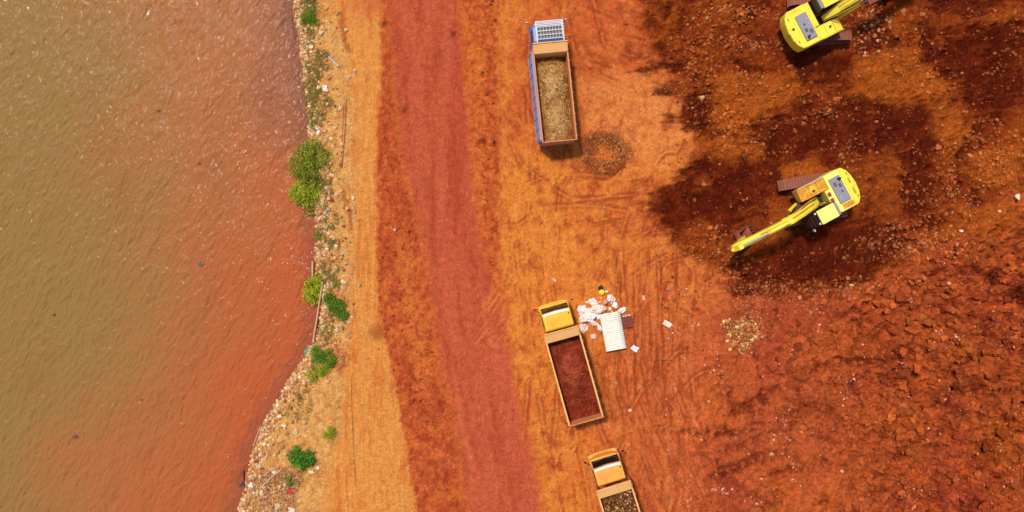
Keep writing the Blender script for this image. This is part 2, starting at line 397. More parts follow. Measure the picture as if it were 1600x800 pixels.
    mix(ocol, oc * 0.92 * (1 - 0.3 * sst(-.3, .6, n_hi + n_mid)))
    # dig heights
    Wo = sst(0, 1, ne)
    h += ne * (n_lo * 0.40 + n_mid * 0.24 + oc * 0.14 - dk * 0.22)
    ne2 = ne * (1 - dk * 0.6)
    f1, f2, idv = worley(X * 2.6 + n_mid * .5, Y * 2.6, 101)
    clod = np.clip(1 - f1 * 1.3, 0, 1) * np.where(idv > 0.55, idv, 0)
    f1b, f2b, idb = worley(X * 1.3 + n_hi * .3, Y * 1.3 + n_mid * .3, 104)
    clodb = np.clip(1 - f1b * 1.25, 0, 1) * np.where(idb > 0.6, idb, 0)
    h += ne2 * (clod * 0.12 + n_hi * 0.08 + clodb * .10)
    rb = np.clip(rub * 1.1, 0, 1)
    rough_se = se * 0.35 + rb
    h += se * (n_lo * 0.3) + rough_se * (n_mid * 0.26 + clodb * 0.15 + clod * 0.17 + n_hi * 0.20) + rough_se * sst(.1, .7, n_lo + n_mid) * .10 * n_f
    rdg = 1 - np.abs(fbm(X * 0.55, Y * 0.55, 120, 4, .55)) * 2.2
    rd2 = 1 - np.abs(fbm(X * 1.15 + n_mid * .3, Y * 1.15, 125, 4, .55)) * 2.6; rd3 = fbm(X * .42, Y * .42, 127, 3, .5)
    f1q, f2q, idq = worley(X * 1.1 + n_hi * .35 + n_mid * .8, Y * 1.3 + n_mid * .6, 111); f1r, f2r, idr = worley(X * 2.8 + n_hi * .6, Y * 2.8 + n_mid * .6, 113)
    big = sst(-.25, .35, fbm(X * .3, Y * .3, 119, 4)); h += rb * big * (idq * .34 + idr * .13) + se * (1 - big) * idr * .05
    h += (rb + .35 * se) * (np.clip(rdg, -1, 1) * 0.17 + np.clip(rd2, -1, 1) * .14 + rd3 * .18); h += ne * (np.clip(rd2, -1, 1) * .05 + rd3 * .16)
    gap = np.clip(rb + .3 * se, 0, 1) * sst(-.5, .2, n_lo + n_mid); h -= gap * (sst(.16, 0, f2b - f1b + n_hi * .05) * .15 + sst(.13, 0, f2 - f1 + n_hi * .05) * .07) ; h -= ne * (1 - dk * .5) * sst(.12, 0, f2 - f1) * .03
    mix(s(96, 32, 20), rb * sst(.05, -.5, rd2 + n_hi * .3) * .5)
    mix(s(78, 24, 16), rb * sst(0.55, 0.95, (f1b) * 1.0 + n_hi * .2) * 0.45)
    # trench at the far right edge
    for (a, b_, wd, dp) in [((1540, 446), (1602, 462), 7, .35), ((1560, 520), (1600, 500), 6, .25), ((1530, 560), (1600, 546), 5, .2), ((1470, 622), (1562, 606), 5, .25), ((1330, 556), (1350, 500), 5, .2), ((1230, 690), (1130, 735), 6, .12), ((1210, 665), (1120, 680), 6, .12), ((1215, 610), (1140, 640), 6, .1)]:
        d, _ = seg_dist(px + wx, py + wy + ey * 2, *a, *b_); m_ = np.exp(-((d + n_hi * 5 + n_mid * 4) / wd) ** 2) * sst(-.5, .2, n_mid + n_hi); h -= m_ * dp; mix(s(84, 28, 16), m_ * .45)
    # ---- ring of tipped gravel beside the blue truck
    rr_ = np.hypot((px - 944 + ex * 2), (py - 240 + ey * 2)) ; 
    ring = np.exp(-((rr_ - 26) / 12) ** 4) * sst(-.5, .1, n_hi + n_mid + .25); h += ring * 0.15 - np.exp(-(rr_ / 20) ** 2) * 0.04
    mix(s(112, 54, 26), ring * 0.85); mix(s(186, 96, 44), np.exp(-(rr_ / 18) ** 2) * .7)
    arc = np.exp(-((np.hypot(px - 950, py - 250) - 52) / 2.2) ** 2) * sst(230, 215, py) * sst(.0, .3, n_hi + .2); mix(s(130, 60, 32), arc * .6)
    # ---- pit heap of pale stones
    rp = np.hypot((px - 1160 + ex * 2), (py - 518 + ey * 2)); mix(s(150, 82, 34), np.exp(-(rp / 28) ** 4) * .8); h += np.exp(-(rp / 28) ** 2) * 0.1
    # ---- spots of darker damp soil on flats
    flat = (1 - ne) * (1 - se)
    f1s, _, ids = worley(X * 0.5 + n_hi * .22 + n_mid * .3, Y * 0.6 + n_mid * .35 - n_hi * .15, 130)
    spot = sst(0.36, 0.10, f1s * (0.7 + ids)) * (ids > 0.5) * (.45 + .55 * sst(-.4, .4, n_hi))
    f1t, _, idt = worley(X * 1.7 + n_hi * .35 + n_mid * .4, Y * 1.5 + n_hi * .3, 131)
    spot2 = sst(0.32, 0.12, f1t * (0.8 + idt)) * (idt > 0.72)
    east = sst(-4, 6, px - rr)
    mix(s(150, 62, 30), flat * east * (spot * 0.8 + spot2 * 0.6)); h += flat * east * (spot * 0.02 + spot2 * .015)
    mix(s(218, 134, 64), flat * east * sst(0.3, 0.9, fbm(X * .5, Y * .5, 140, 5, .65)) * 0.35)
    mix(s(180, 80, 44), flat * east * sst(0.3, 0.9, fbm(X * .6 + 9, Y * .45, 143, 5, .65)) * 0.5)
    # tyre ruts, vertical bundle above the sheet and south of it
    lane = np.abs(px - 1010 - (py - 430) * 0.05 + 3 * np.sin(py * .02))
    ru = sst(62, 45, np.abs(px - 1012)) * sst(370, 400, py + ex * 3) * sst(800, 560, py + wx * 8)
    tt = fbm(px * 0.16 - py * 0.008, py * 0.006, 150, 3, .7)
    mix(s(140, 58, 32), ru * sst(0.1, 0.4, tt) * 0.8); h -= ru * sst(0.1, 0.4, tt) * 0.035
    ru2 = sst(60, 42, np.abs(px - 1040 - (py - 600) * 0.1)) * sst(560, 620, py)
    u2 = px * .22 - py * 0.09; tt2 = fbm(u2, py * 0.008, 151, 3, .7)
    mix(s(142, 56, 30), ru2 * sst(0.1, 0.45, tt2) * 0.65); mix(s(214, 112, 62), ru2 * sst(0.15, 0.5, -tt2) * .4); h -= ru2 * sst(0.1, 0.4, tt2) * 0.03
    u3 = px * .2 - py * 0.17; tt3 = fbm(u3, py * 0.008, 152, 3, .7)
    ru3 = sst(950, 990, px) * sst(1150, 1100, px) * sst(660, 720, py); mix(s(138, 54, 30), ru3 * sst(0.15, 0.5, tt3) * .55)
    # cast shadow right of the middle truck, painted into the soil colour
    d, _ = seg_dist(px + wx, py + wy, 940, 590, 958, 650); mix(s(140, 58, 30), np.exp(-(d / 9) ** 2) * .5)
    sc1 = fbm(X * 1.5 + n_mid * .3, Y * .8, 361, 5, .7); sc2 = fbm(X * 2.6, Y * 1.9, 367, 4, .7); fe = flat * east
    mix(s(160, 70, 36), fe * sst(.16, .27, sc1) * (.35 + .4 * sst(-.3, .5, n_lo + n_hi * .5)))
    mix(s(146, 58, 30), fe * sst(.42, .52, sc1 + .25 * sc2) * .5); mix(s(226, 150, 88), fe * sst(.2, .4, -sc1 * .6 + sc2 * .7) * .25)
    mix(s(140, 56, 30), fe * sst(.42, .5, sc2 + .2 * n_lo) * .45); h += fe * (sst(.2, .4, sc1) * .02 - sst(.42, .5, sc2) * .012)
    mix(s(96, 32, 16), ne * (1 - oc * .5) * sst(.30, .42, sc2 + n_hi * .3) * .55); mix(s(178, 96, 40), ne * (1 - dk * .8) * sst(.34, .48, -sc2 + n_f * .25) * .45)
    mix(s(104, 34, 22), se * sst(.30, .42, sc2 * .7 + sc1 * .5) * .5); mix(s(204, 106, 62), se * sst(.28, .44, -sc2 * .7 - sc1 * .5 + n_f * .2) * .45)
    vst = fbm(X * 3.4 - Y * .25, Y * .35, 391, 4, .7); vs2 = fbm(X * 5.5 + Y * .9, Y * .6 - X * .2, 393, 3, .7)
    low = (1 - ne) * sst(890, 950, px) * sst(1180, 1040, px + wx * 3) * sst(400, 470, py) * sst(-.35, .35, fbm(X * .35, Y * .22, 397, 4) + .05)
    mix(s(150, 58, 34), low * sst(.12, .34, vst) * .55); mix(s(214, 116, 70), low * sst(.12, .36, -vst) * .4); mix(s(136, 50, 30), low * sst(.24, .4, vs2) * .4); h -= low * sst(.1, .4, vst) * .03
    for (a, b_, wd) in [((1228, 664), (1120, 716), 8), ((1226, 706), (1126, 744), 8), ((1214, 606), (1146, 644), 7), ((1262, 628), (1196, 668), 6), ((1040, 672), (1140, 676), 4), ((1290, 716), (1210, 742), 6), ((1120, 560), (1150, 640), 5), ((1180, 560), (1196, 640), 4), ((1330, 560), (1240, 590), 6), ((1420, 540), (1330, 572), 6), ((1560, 580), (1440, 640), 8), ((1500, 560), (1450, 690), 9), ((1600, 620), (1500, 740), 8), ((1380, 500), (1420, 620), 8), ((1480, 470), (1600, 560), 8), ((1400, 700), (1330, 800), 7)]:
        d, _ = seg_dist(px + wx * .8, py + wy * .8, *a, *b_); m_ = np.exp(-((d + n_hi * 6) / wd) ** 2) * sst(-.25, .2, sc2 + n_mid * .5); mix(s(108, 36, 20), m_ * .7); h -= m_ * .12
        d, _ = seg_dist(px + wx * .8 + 6, py + wy * .8 + 12, *a, *b_); h += np.exp(-((d + n_hi * 6) / wd) ** 2) * .10
    # wheel tracks of the trucks, in pairs, broken by patches
    TT = [[(905, 820), (880, 700), (862, 600), (850, 500), (846, 400), (850, 300), (872, 190)], [(1010, 820), (985, 720), (950, 640), (930, 520), (960, 420), (1040, 372), (1120, 352)],
          [(1060, 820), (1020, 700), (985, 600), (975, 500), (985, 400), (1010, 320), (1050, 260)], [(800, 330), (850, 300), (920, 296), (1000, 310), (1060, 320)], [(790, 120), (830, 240), (900, 290), (1000, 280)],
          [(960, 820), (975, 740), (1010, 640), (1080, 560), (1160, 545)], [(905, 10), (925, 90), (985, 112), (1060, 108), (1120, 100)], [(1120, 820), (1090, 720), (1060, 620), (1052, 520), (1060, 430)], [(840, 700), (850, 600), (836, 470), (812, 330), (800, 160), (806, 0)]]
    for pts in TT:
        P_ = np.array(pts, float); dmin = np.full(shp, 1e3)
        tt_ = np.linspace(0, 1, len(P_)); uu_ = np.linspace(0, 1, 22); qx = np.interp(uu_, tt_, P_[:, 0]); qy = np.interp(uu_, tt_, P_[:, 1]); kx = np.array([.25, .5, .25]); qx[1:-1] = np.convolve(qx, kx, 'valid'); qy[1:-1] = np.convolve(qy, kx, 'valid')
        mk = (px > P_[:, 0].min() - 40) & (px < P_[:, 0].max() + 40) & (py > P_[:, 1].min() - 40) & (py < P_[:, 1].max() + 40)
        a_, b2_ = px[mk] + ex[mk] * .35, py[mk] + ey[mk] * .35; dm = np.full(a_.shape, 1e3)
        for i in range(21): dm = np.minimum(dm, seg_dist(a_, b2_, qx[i], qy[i], qx[i + 1], qy[i + 1])[0])
        tr_ = (np.exp(-((dm - 20) / 2.6) ** 4) + np.exp(-((dm - 27) / 2.4) ** 4) * .7) * sst(-.25, .35, n_mid[mk] + n_lo[mk] * .5 + n_hi[mk] * .35)
        full = np.zeros(shp); full[mk] = tr_; full *= (1 - ne) * (1 - sst(.2, .8, rub)); mix(s(150, 60, 34), full * .7); h -= full * .03
        full[mk] = np.exp(-((dm - 23.4) / 1.3) ** 2) * sst(-.1, .4, n_mid[mk]); mix(s(222, 132, 76), full * (1 - ne) * .35); h += full * .012 * (1 - ne)
    # ---- ochre strip west of the road
    strip = sst(5, -5, px - rl)
    st = fbm(px * 0.075, py * 0.006, 160, 4, .65); st2 = fbm(px * .3, py * .02, 165, 3, .6)
    st = st + .35 * fbm(px * .14, py * .01, 163, 3, .6); sc = np.zeros(shp + (3,)); sc[:] = s(212, 126, 60)
    m_ = sst(-.1, .6, st + n_mid * .4)[..., None]; sc = sc * (1 - m_ * .75) + s(196, 98, 44) * m_ * .75
    m_ = sst(-.05, .5, -st2 * .9 - n_mid * .25 + n_lo * .2)[..., None]; sc = sc * (1 - m_ * .6) + s(218, 144, 74) * m_ * .6
    m_ = (sst(-20, 30, 40 - np.abs(px - 585)) * sst(60, 0, py))[..., None]; sc = sc * (1 - m_ * .7) + s(190, 84, 46) * m_ * .7
    col = col * (1 - strip[..., None]) + sc * strip[..., None]
    sp3 = sst(0.28, 0.1, f1t * (0.8 + idt)) * (idt > 0.8); mix(s(172, 88, 40), strip * sp3 * .6)
    rd_ = np.hypot(px - 589 + ex, py - 519 + ey); mix(s(150, 72, 34), np.exp(-(rd_ / 12) ** 4) * .75); h += np.exp(-(rd_ / 10) ** 2) * .05
    # ---- road
    road = sst(-6, 5, px - rl) * sst(12, -10, px - rr)
    edgeL = road * sst(11, -11, px - sl); edgeR = road * (1 - edgeL) * sst(-10, 14, px - sr)
    core = np.clip(road - edgeL - edgeR, 0, 1)
    uu = px - (roadL(py) + roadR(py)) / 2
    uu = uu + wx * .8 + ex * .5; rs = fbm(uu * 0.05, py * 0.006, 170, 4, .55) * .8; rs2 = fbm(uu * 0.22, py * 0.02, 175, 3, .6) * .7
    rc = np.zeros(shp + (3,)); rc[:] = s(182, 84, 58)
    m_ = sst(-.1, .5, rs + rs2 * .25)[..., None]; rc = rc * (1 - m_ * .7) + s(172, 70, 48) * m_ * .6
    m_ = sst(.1, .6, -rs + n_mid * .35)[..., None]; rc = rc * (1 - m_ * .55) + s(190, 90, 66) * m_ * .55
    m_ = (sst(22, 4, np.abs(px - (722 - py * .02) + wx * .6)) * sst(480, 250, py))[..., None]; rc = rc * (1 - m_ * .45) + s(164, 58, 40) * m_ * .45
    m_ = (sst(24, 4, np.abs(px - (706 + (py - 500) * .10))) * sst(430, 600, py) * sst(-.4, .4, rs2 + n_hi * .3))[..., None] * .3; rc = rc * (1 - m_) + s(206, 110, 66) * m_
    lc = np.zeros(shp + (3,)); lc[:] = s(182, 82, 48)
    m_ = sst(-.05, .5, n_mid + n_hi * .45)[..., None]; lc = lc * (1 - m_ * .75) + s(158, 60, 34) * m_ * .75
    m_ = (sst(-.1, .45, -n_mid + n_lo * .4 + n_hi * .4) * sst(230, 330, py))[..., None]; lc = lc * (1 - m_ * .8) + s(198, 98, 50) * m_ * .8
    m_ = (sst(.0, .55, -n_mid + n_hi * .3) * sst(250, 420, py))[..., None]; lc = lc * (1 - m_ * .85) + s(196, 98, 46) * m_ * .85
    d, _ = seg_dist(px + ex * 2, py, 628, 380, 660, 600); m_ = (np.exp(-(d / 13) ** 2) * .8)[..., None]; lc = lc * (1 - m_) + s(204, 108, 54) * m_
    ec = np.zeros(shp + (3,)); ec[:] = s(180, 78, 42)
    m_ = sst(-.2, .5, n_mid + n_hi * .4)[..., None]; ec = ec * (1 - m_ * .8) + s(200, 108, 50) * m_ * .8
    m_ = (sst(16, 4, np.abs(px - rr + 10)) * sst(-.3, .5, n_mid + n_hi))[..., None]; ec = ec * (1 - m_ * .5) + s(160, 60, 34) * m_ * .5
    m_ = sst(.0, .4, n_hi * .7 - n_mid * .6 + .1)[..., None]; ec = ec * (1 - m_ * .6) + s(202, 108, 54) * m_ * .6
    for m_, c_ in ((core, rc), (edgeL, lc), (edgeR, ec)): col = col * (1 - m_[..., None]) + c_ * m_[..., None]
    ed_ = np.clip(edgeL + edgeR, 0, 1); mix(s(134, 46, 26), ed_ * sst(.18, .32, sc2) * .5); mix(s(208, 112, 60), ed_ * sst(.22, .36, -sc2 + n_mid * .2) * .5); mix(s(150, 54, 38), core * sst(.32, .46, sc2) * .35); mix(s(198, 104, 76), core * sst(.3, .5, -vst) * .3)
    # grader sweep marks crossing the right road edge
    sw = fbm((px + py * .75) * .2, (px - py) * .008, 180, 3, .6); swm = sst(40, 20, np.abs(px - 770)) * sst(60, 40, np.abs(py - 500 + wx)) 
    mix(s(206, 112, 58), swm * sst(0.05, .4, sw) * .75)
    h += core * (rs * .02 + rs2 * .008 - .02) + edgeL * (n_mid * .04 + n_hi * .045) + edgeR * (n_hi * .035 + n_mid * .02)
    for (a, b_) in ((708, 53), (632, 172), (774, 222), (755, 219), (600, 36)):
        d = np.hypot(px - a + ex, (py - b_ + ey) * .8); mix(s(96, 28, 16), np.exp(-(d / 4.5) ** 2) * .8)
    # thin dark cable-like cracks along the strip
    for pts in ([(532, 270), (533, 340), (534, 400)], [(549, 590), (551, 660), (556, 760)]):
        for p, q in zip(pts, pts[1:]):
            d, _ = seg_dist(px + ex * .2, py, *p, *q); mix(s(110, 56, 28), np.exp(-(d / 1.1) ** 2) * .6)
    # ---- bank
    bank = sst(9, -9, px - bx + n_mid * 5)
    bc = np.zeros(shp + (3,)); bc[:] = s(214, 158, 94)
    m_ = sst(-.1, .6, n_mid + n_hi * .2)[..., None]; bc = bc * (1 - m_ * .6) + s(202, 136, 74) * m_ * .6
    m_ = sst(26, 4, px - sx + n_mid * 10 )[..., None]; bc = bc * (1 - m_ * .75) + s(184, 118, 66) * m_ * .75
    m_ = (sst(13, 1, px - sx + n_hi * 5 + n_mid * 4))[..., None]; bc = bc * (1 - m_ * .88) + s(98, 62, 50) * m_ * .88
    d1 = sst(18, 6, np.abs(px - bx + 12 + n_mid * 6)) * sst(.1, .6, n_hi + n_mid * .5); m_ = d1[..., None] * .7; bc = bc * (1 - m_) + s(186, 104, 56) * m_
    lowb = sst(715, 745, py + ey) * sst(478, 462, px + ex); m_ = (lowb * sst(-.3, .4, n_mid + n_hi))[..., None] * .75; bc = bc * (1 - m_) + s(156, 88, 56) * m_
    gb = sst(.1, .7, fbm(X * .5, Y * .3, 190, 4)) * sst(40, 10, px - sx - 8); m_ = gb[..., None] * .3; bc = bc * (1 - m_) + s(150, 130, 56) * m_
    m_ = (sst(.16, .30, fbm(X * 2.1, Y * 1.8, 381, 4, .66) + n_mid * .2) * .5)[..., None]; bc = bc * (1 - m_) + s(176, 108, 62) * m_
    m_ = (sst(.22, .36, fbm(X * 2.3, Y * 2.2, 383, 4, .66)) * .5)[..., None]; bc = bc * (1 - m_) + s(234, 186, 128) * m_
    col = col * (1 - bank[..., None]) + bc * bank[..., None]
    h += bank * (n_hi * .035 + n_mid * .04)
    for P in ([(532, 25), (540, 60), (546, 80)], [(538, 300), (546, 330), (550, 360)]):
        for p, q in zip(P, P[1:]):
            d, _ = seg_dist(px + ex, py + ey, *p, *q); m_ = np.exp(-(d / 4) ** 2); mix(s(168, 84, 44), m_ * .7); h -= m_ * .06
    # slope to the water
    dsh = (px - sx - ex * 0.8) / 25.0
    drop = sst(1.3, -0.5, dsh)
    h = h * (1 - drop * .3) - drop * 0.85
    h -= sst(-0.4, -6, dsh) * 1.5
    terrain.r = np.clip(rough_se * 1.0 + ne * .75 + .12 + .30 * bank + .16 * edgeL + .12 * edgeR + .1 * (1 - road), 0.05, 1)
    # level pads under the machines
    for (cx, cy, r0) in PADS:
        d = np.hypot(X - cx, Y - cy); k = sst(r0 + 1.4, r0, d); h = h * (1 - k) + 0.0 * k + k * n_hi * .012
    f_ = (0.88 + 0.24 * sst(-.8, .8, n_f))[..., None]
    gn = np.array([1.15, 1.12, .98]) * (1 + (strip * (1 - bank))[..., None] * np.array([0, .17, .30])) * (1 - bank[..., None] * np.array([0, .04, .08])) * (1 - dk[..., None] * .10) * (1 + .42 * np.clip(rough_se + ne * .85 + .3 * bank, 0, 1)[..., None]) * (1 + (flat * east)[..., None] * np.array([.06, .17, .16]))
    f1w, f2w, idw_ = worley(X * 3.4 + n_hi * .3, Y * 3.4 + n_mid * .4, 155)
    tint = (.90 + .22 * idw_ * (0.35 + .65 * np.clip(rough_se + ne * .6, 0, 1)))[..., None]
    tint = 1 + (tint - 1) * np.clip(rough_se + ne * .6 + .25 * bank, .12, 1)[..., None]
    col = np.clip(col * gn * f_ * tint * (1 + (.20 * sst(-.7, .7, n_hi) - .10) * (1 - .6 * strip * (1 - bank)))[..., None], 0.0008, 1)
    return h, col
TRUCKS = [((2.12, 12.55), (2.72, 6.85)), ((2.90, -4.42), (4.40, -9.80)), ((6.0, -13.58), (7.66, -18.9))]
PADS = [(18.5, 3.1, 2.6), (18.9, 14.4, 2.7), (6.2, -4.7, 1.6)]
for (a, b_) in TRUCKS:
    for k in (-.2, .1, .4, .7, 1.0): PADS.append((a[0] + (b_[0] - a[0]) * k, a[1] + (b_[1] - a[1]) * k, 1.5))
def Z(x, y):
    hh, _ = terrain(np.array([[float(x)]]), np.array([[float(y)]])); return float(hh[0, 0])

# ------------------------------------------------------------------ ground sheet, split into bank / road / ground
def axis(lo, hi, st):
    a = np.arange(lo, hi + 1e-6, st); out = []; d = st; x = hi
    while x < 1500: d *= 1.28; x += d; out.append(x)
    out2 = []; d = st; x = lo
    while x > -1500: d *= 1.28; x -= d; out2.append(x)
    return np.array(out2[::-1] + list(a) + out)
gx = axis(-17.5, 33.5, 0.068); gy = axis(-17.5, 17.5, 0.068)
GX, GY = np.meshgrid(gx, gy)
H, C = terrain(GX, GY); RGH = terrain.r
farm = sst(60, 200, np.maximum(np.abs(GX), np.abs(GY)))
V = np.stack([GX, GY, H], -1).reshape(-1, 3)
dHy, dHx = np.gradient(H, gy, gx)
N = np.stack([-dHx, -dHy, np.ones_like(H)], -1).reshape(-1, 3); N /= np.linalg.norm(N, axis=1)[:, None]
ny, nx = H.shape
idx = np.arange(ny * nx).reshape(ny, nx)
F = np.stack([idx[:-1, :-1], idx[:-1, 1:], idx[1:, 1:], idx[1:, :-1]], -1).reshape(-1, 4)
cx = (GX[:-1, :-1] + GX[1:, 1:]).ravel() / 2 * 25 + 800; cy = 400 - (GY[:-1, :-1] + GY[1:, 1:]).ravel() / 2 * 25
cls = np.where(cx < bank_x(cy), 0, np.where((cx > roadL(cy)) & (cx < roadR(cy)), 1, 2))
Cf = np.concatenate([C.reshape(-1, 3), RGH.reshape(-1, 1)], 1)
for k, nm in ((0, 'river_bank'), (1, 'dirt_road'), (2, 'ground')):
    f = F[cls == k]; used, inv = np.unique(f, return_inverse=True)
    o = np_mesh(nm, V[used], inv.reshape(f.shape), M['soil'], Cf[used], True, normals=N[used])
    o['kind'] = 'structure'

# ------------------------------------------------------------------ water
WZ = -0.45
wxs = np.concatenate([-32 - np.geomspace(1400, .1, 40), np.arange(-32, -10.8, 0.07)]) ; wys = axis(-17.5, 17.5, 0.07)
WX, WY = np.meshgrid(wxs, wys)
ang = R(24); ua = WX * math.cos(ang) - WY * math.sin(ang); va = WX * math.sin(ang) + WY * math.cos(ang)
wp = fbm(WX * .35, WY * .35, 201, 3)
rg = lambda q: (1 - np.clip(np.abs(q) * 1.6, 0, 1)) ** 2
wh = fbm(ua * 1.0 + wp * .5, va * .38, 205, 3, .5) * .05 + (rg(fbm(ua * 1.7 + wp * .8, va * .6, 207, 2, .5)) * .042 + rg(fbm(ua * 3.6 + wp, va * 1.5, 209, 2, .6)) * .020) * (.75 + .6 * wp)
wh += .006 * fbm(WX * 6, WY * 5, 214, 2)
pxw = 800 + WX * 25; pyw = 400 - WY * 25
ds = (shore_x(pyw) - pxw) + fbm(WX * .11, WY * .11, 220, 6, .6) * 85
red = .88 * np.clip(sst(360, 0, ds) * .85 + .15 * sst(160, 0, ds), 0, 1) * (0.22 + .78 * sst(20, 430, pyw + 60 * fbm(WX * .2, WY * .2, 226, 3)))
grn = sst(150, 420, ds)
wc = np.zeros(WX.shape + (3,)); wc[:] = s(170, 112, 64)
wc = wc * (1 - grn[..., None]) + s(152, 118, 64) * grn[..., None]
wc = wc * (1 - red[..., None]) + s(190, 92, 50) * red[..., None]
up = (sst(120, 20, ds) * sst(330, 150, pyw))[..., None] * .7; wc = wc * (1 - up) + s(152, 96, 66) * up
edge = (sst(26, 4, (shore_x(pyw) - pxw) + fbm(WX * 1.2, WY * 1.2, 230, 3) * 12))[..., None] * .45
wc = wc * (1 - edge) + s(128, 78, 62) * edge
bl = sst(.1, .7, fbm(WX * .25, WY * .12, 232, 4))[..., None] * .25; wc = (wc * (1 - bl) + s(146, 96, 56) * bl) * np.array([1.0, .95, .95])
idw = np.arange(WX.size).reshape(WX.shape)
Fw = np.stack([idw[:-1, :-1], idw[:-1, 1:], idw[1:, 1:], idw[1:, :-1]], -1).reshape(-1, 4)
m, t, b = mat('murky_water', 0.08)
at = t.nodes.new('ShaderNodeAttribute'); at.attribute_name = 'Col'; L(t, at.outputs['Color'], b.inputs['Base Color'])
b.inputs['IOR'].default_value = 1.33
geo = t.nodes.new('ShaderNodeNewGeometry'); mp = t.nodes.new('ShaderNodeMapping'); mp.inputs['Rotation'].default_value = (0, 0, R(24)); mp2 = t.nodes.new('ShaderNodeMapping'); mp2.inputs['Scale'].default_value = (1, .42, 1); L(t, mp.outputs[0], mp2.inputs[0])
L(t, geo.outputs['Position'], mp.inputs[0]); n1 = noise(t, 4.2, 3.0, .55, mp2.outputs[0], .35)
b.inputs['Specular IOR Level'].default_value = .17
bump(t, n1.outputs[0], 1.0, 0.13, b)
wat = np_mesh('water', np.stack([WX, WY, WZ + wh], -1).reshape(-1, 3), Fw, m, wc.reshape(-1, 3), True); wat['kind'] = 'structure'

# ------------------------------------------------------------------ stones
rng = np.random.default_rng(5); random.seed(5)
def ico(sub):
    p = (1 + 5 ** .5) / 2
    v = [(-1, p, 0), (1, p, 0), (-1, -p, 0), (1, -p, 0), (0, -1, p), (0, 1, p), (0, -1, -p), (0, 1, -p), (p, 0, -1), (p, 0, 1), (-p, 0, -1), (-p, 0, 1)]
    f = [(0, 11, 5), (0, 5, 1), (0, 1, 7), (0, 7, 10), (0, 10, 11), (1, 5, 9), (5, 11, 4), (11, 10, 2), (10, 7, 6), (7, 1, 8), (3, 9, 4), (3, 4, 2), (3, 2, 6), (3, 6, 8), (3, 8, 9), (4, 9, 5), (2, 4, 11), (6, 2, 10), (8, 6, 7), (9, 8, 1)]
    v = [np.array(a, float) / math.hypot(1, p) for a in v]
    for _ in range(sub):
        c = {}; nf = []
        def mid(a, b):
            k = (min(a, b), max(a, b))
            if k not in c: q = v[a] + v[b]; v.append(q / np.linalg.norm(q)); c[k] = len(v) - 1
            return c[k]
        for a, b_, d in f:
            x, y, z_ = mid(a, b_), mid(b_, d), mid(d, a); nf += [(a, x, z_), (b_, y, x), (d, z_, y), (x, y, z_)]
        f = nf
    return np.array(v), np.array(f)
OC = (np.array([(1, 0, 0), (-1, 0, 0), (0, 1, 0), (0, -1, 0), (0, 0, 1), (0, 0, -1.0)]), np.array([(0, 2, 4), (2, 1, 4), (1, 3, 4), (3, 0, 4), (2, 0, 5), (1, 2, 5), (3, 1, 5), (0, 3, 5)]))
IC0, IF0 = ico(0); IC1, IF1 = ico(1); IC2, IF2 = ico(2); IC3, IF3 = ico(3)
def facet(Vi, seed, n=9, cut=.72):          # knock flat facets off a ball
    r = np.random.default_rng(seed); v = Vi * (1 + 0.08 * r.standard_normal((len(Vi), 1)))
    for _ in range(n):
        d = r.standard_normal(3); d /= np.linalg.norm(d); k = cut + .2 * r.random(); p = v @ d; v = v - np.outer(np.maximum(p - k, 0), d)
    return v
def rots(n, r):
    q = r.standard_normal((n, 4)); q /= np.linalg.norm(q, axis=1)[:, None]; a, b_, c, d = q.T
    return np.stack([np.stack([1 - 2 * (c * c + d * d), 2 * (b_ * c - a * d), 2 * (b_ * d + a * c)], -1), np.stack([2 * (b_ * c + a * d), 1 - 2 * (b_ * b_ + d * d), 2 * (c * d - a * b_)], -1), np.stack([2 * (b_ * d - a * c), 2 * (c * d + a * b_), 1 - 2 * (b_ * b_ + c * c)], -1)], 1)
def scatter(name, P, size, cols, mat_, flat=.65, base=None, parent=None, seed=0, sink=.25, cut=.72):
    r = np.random.default_rng(seed + 99); n = len(P); Vi, Fi = base or (IC0, IF0)
    vs = np.stack([facet(Vi, 300 + k, 7, cut) for k in range(8)]); k = r.integers(0, 8, n)
    sc = size[:, None] * np.stack([.7 + .6 * r.random(n), .7 + .6 * r.random(n), np.full(n, flat)], -1)
    v = np.einsum('nij,nvj->nvi', rots(n, r), vs[k]) * sc[:, None, :]
    ca, sa = np.cos(r.random(n) * 6.28), np.sin(r.random(n) * 6.28)
    v = v + P[:, None, :] + np.array([0, 0, 1.0]) * (size * flat * (1 - sink * 2))[:, None, None]
    f = Fi[None] + (np.arange(n) * len(Vi))[:, None, None]
    c = np.repeat(cols, len(Vi), 0)
    return np_mesh(name, v.reshape(-1, 3), f.reshape(-1, 3), mat_, c, False, parent)
def field_h(x, y):
    hh, cc = terrain(x[None], y[None]); return hh[0], cc[0]
def sizes(n, a, b_, r, p=2.2): return a + (b_ - a) * r.random(n) ** p

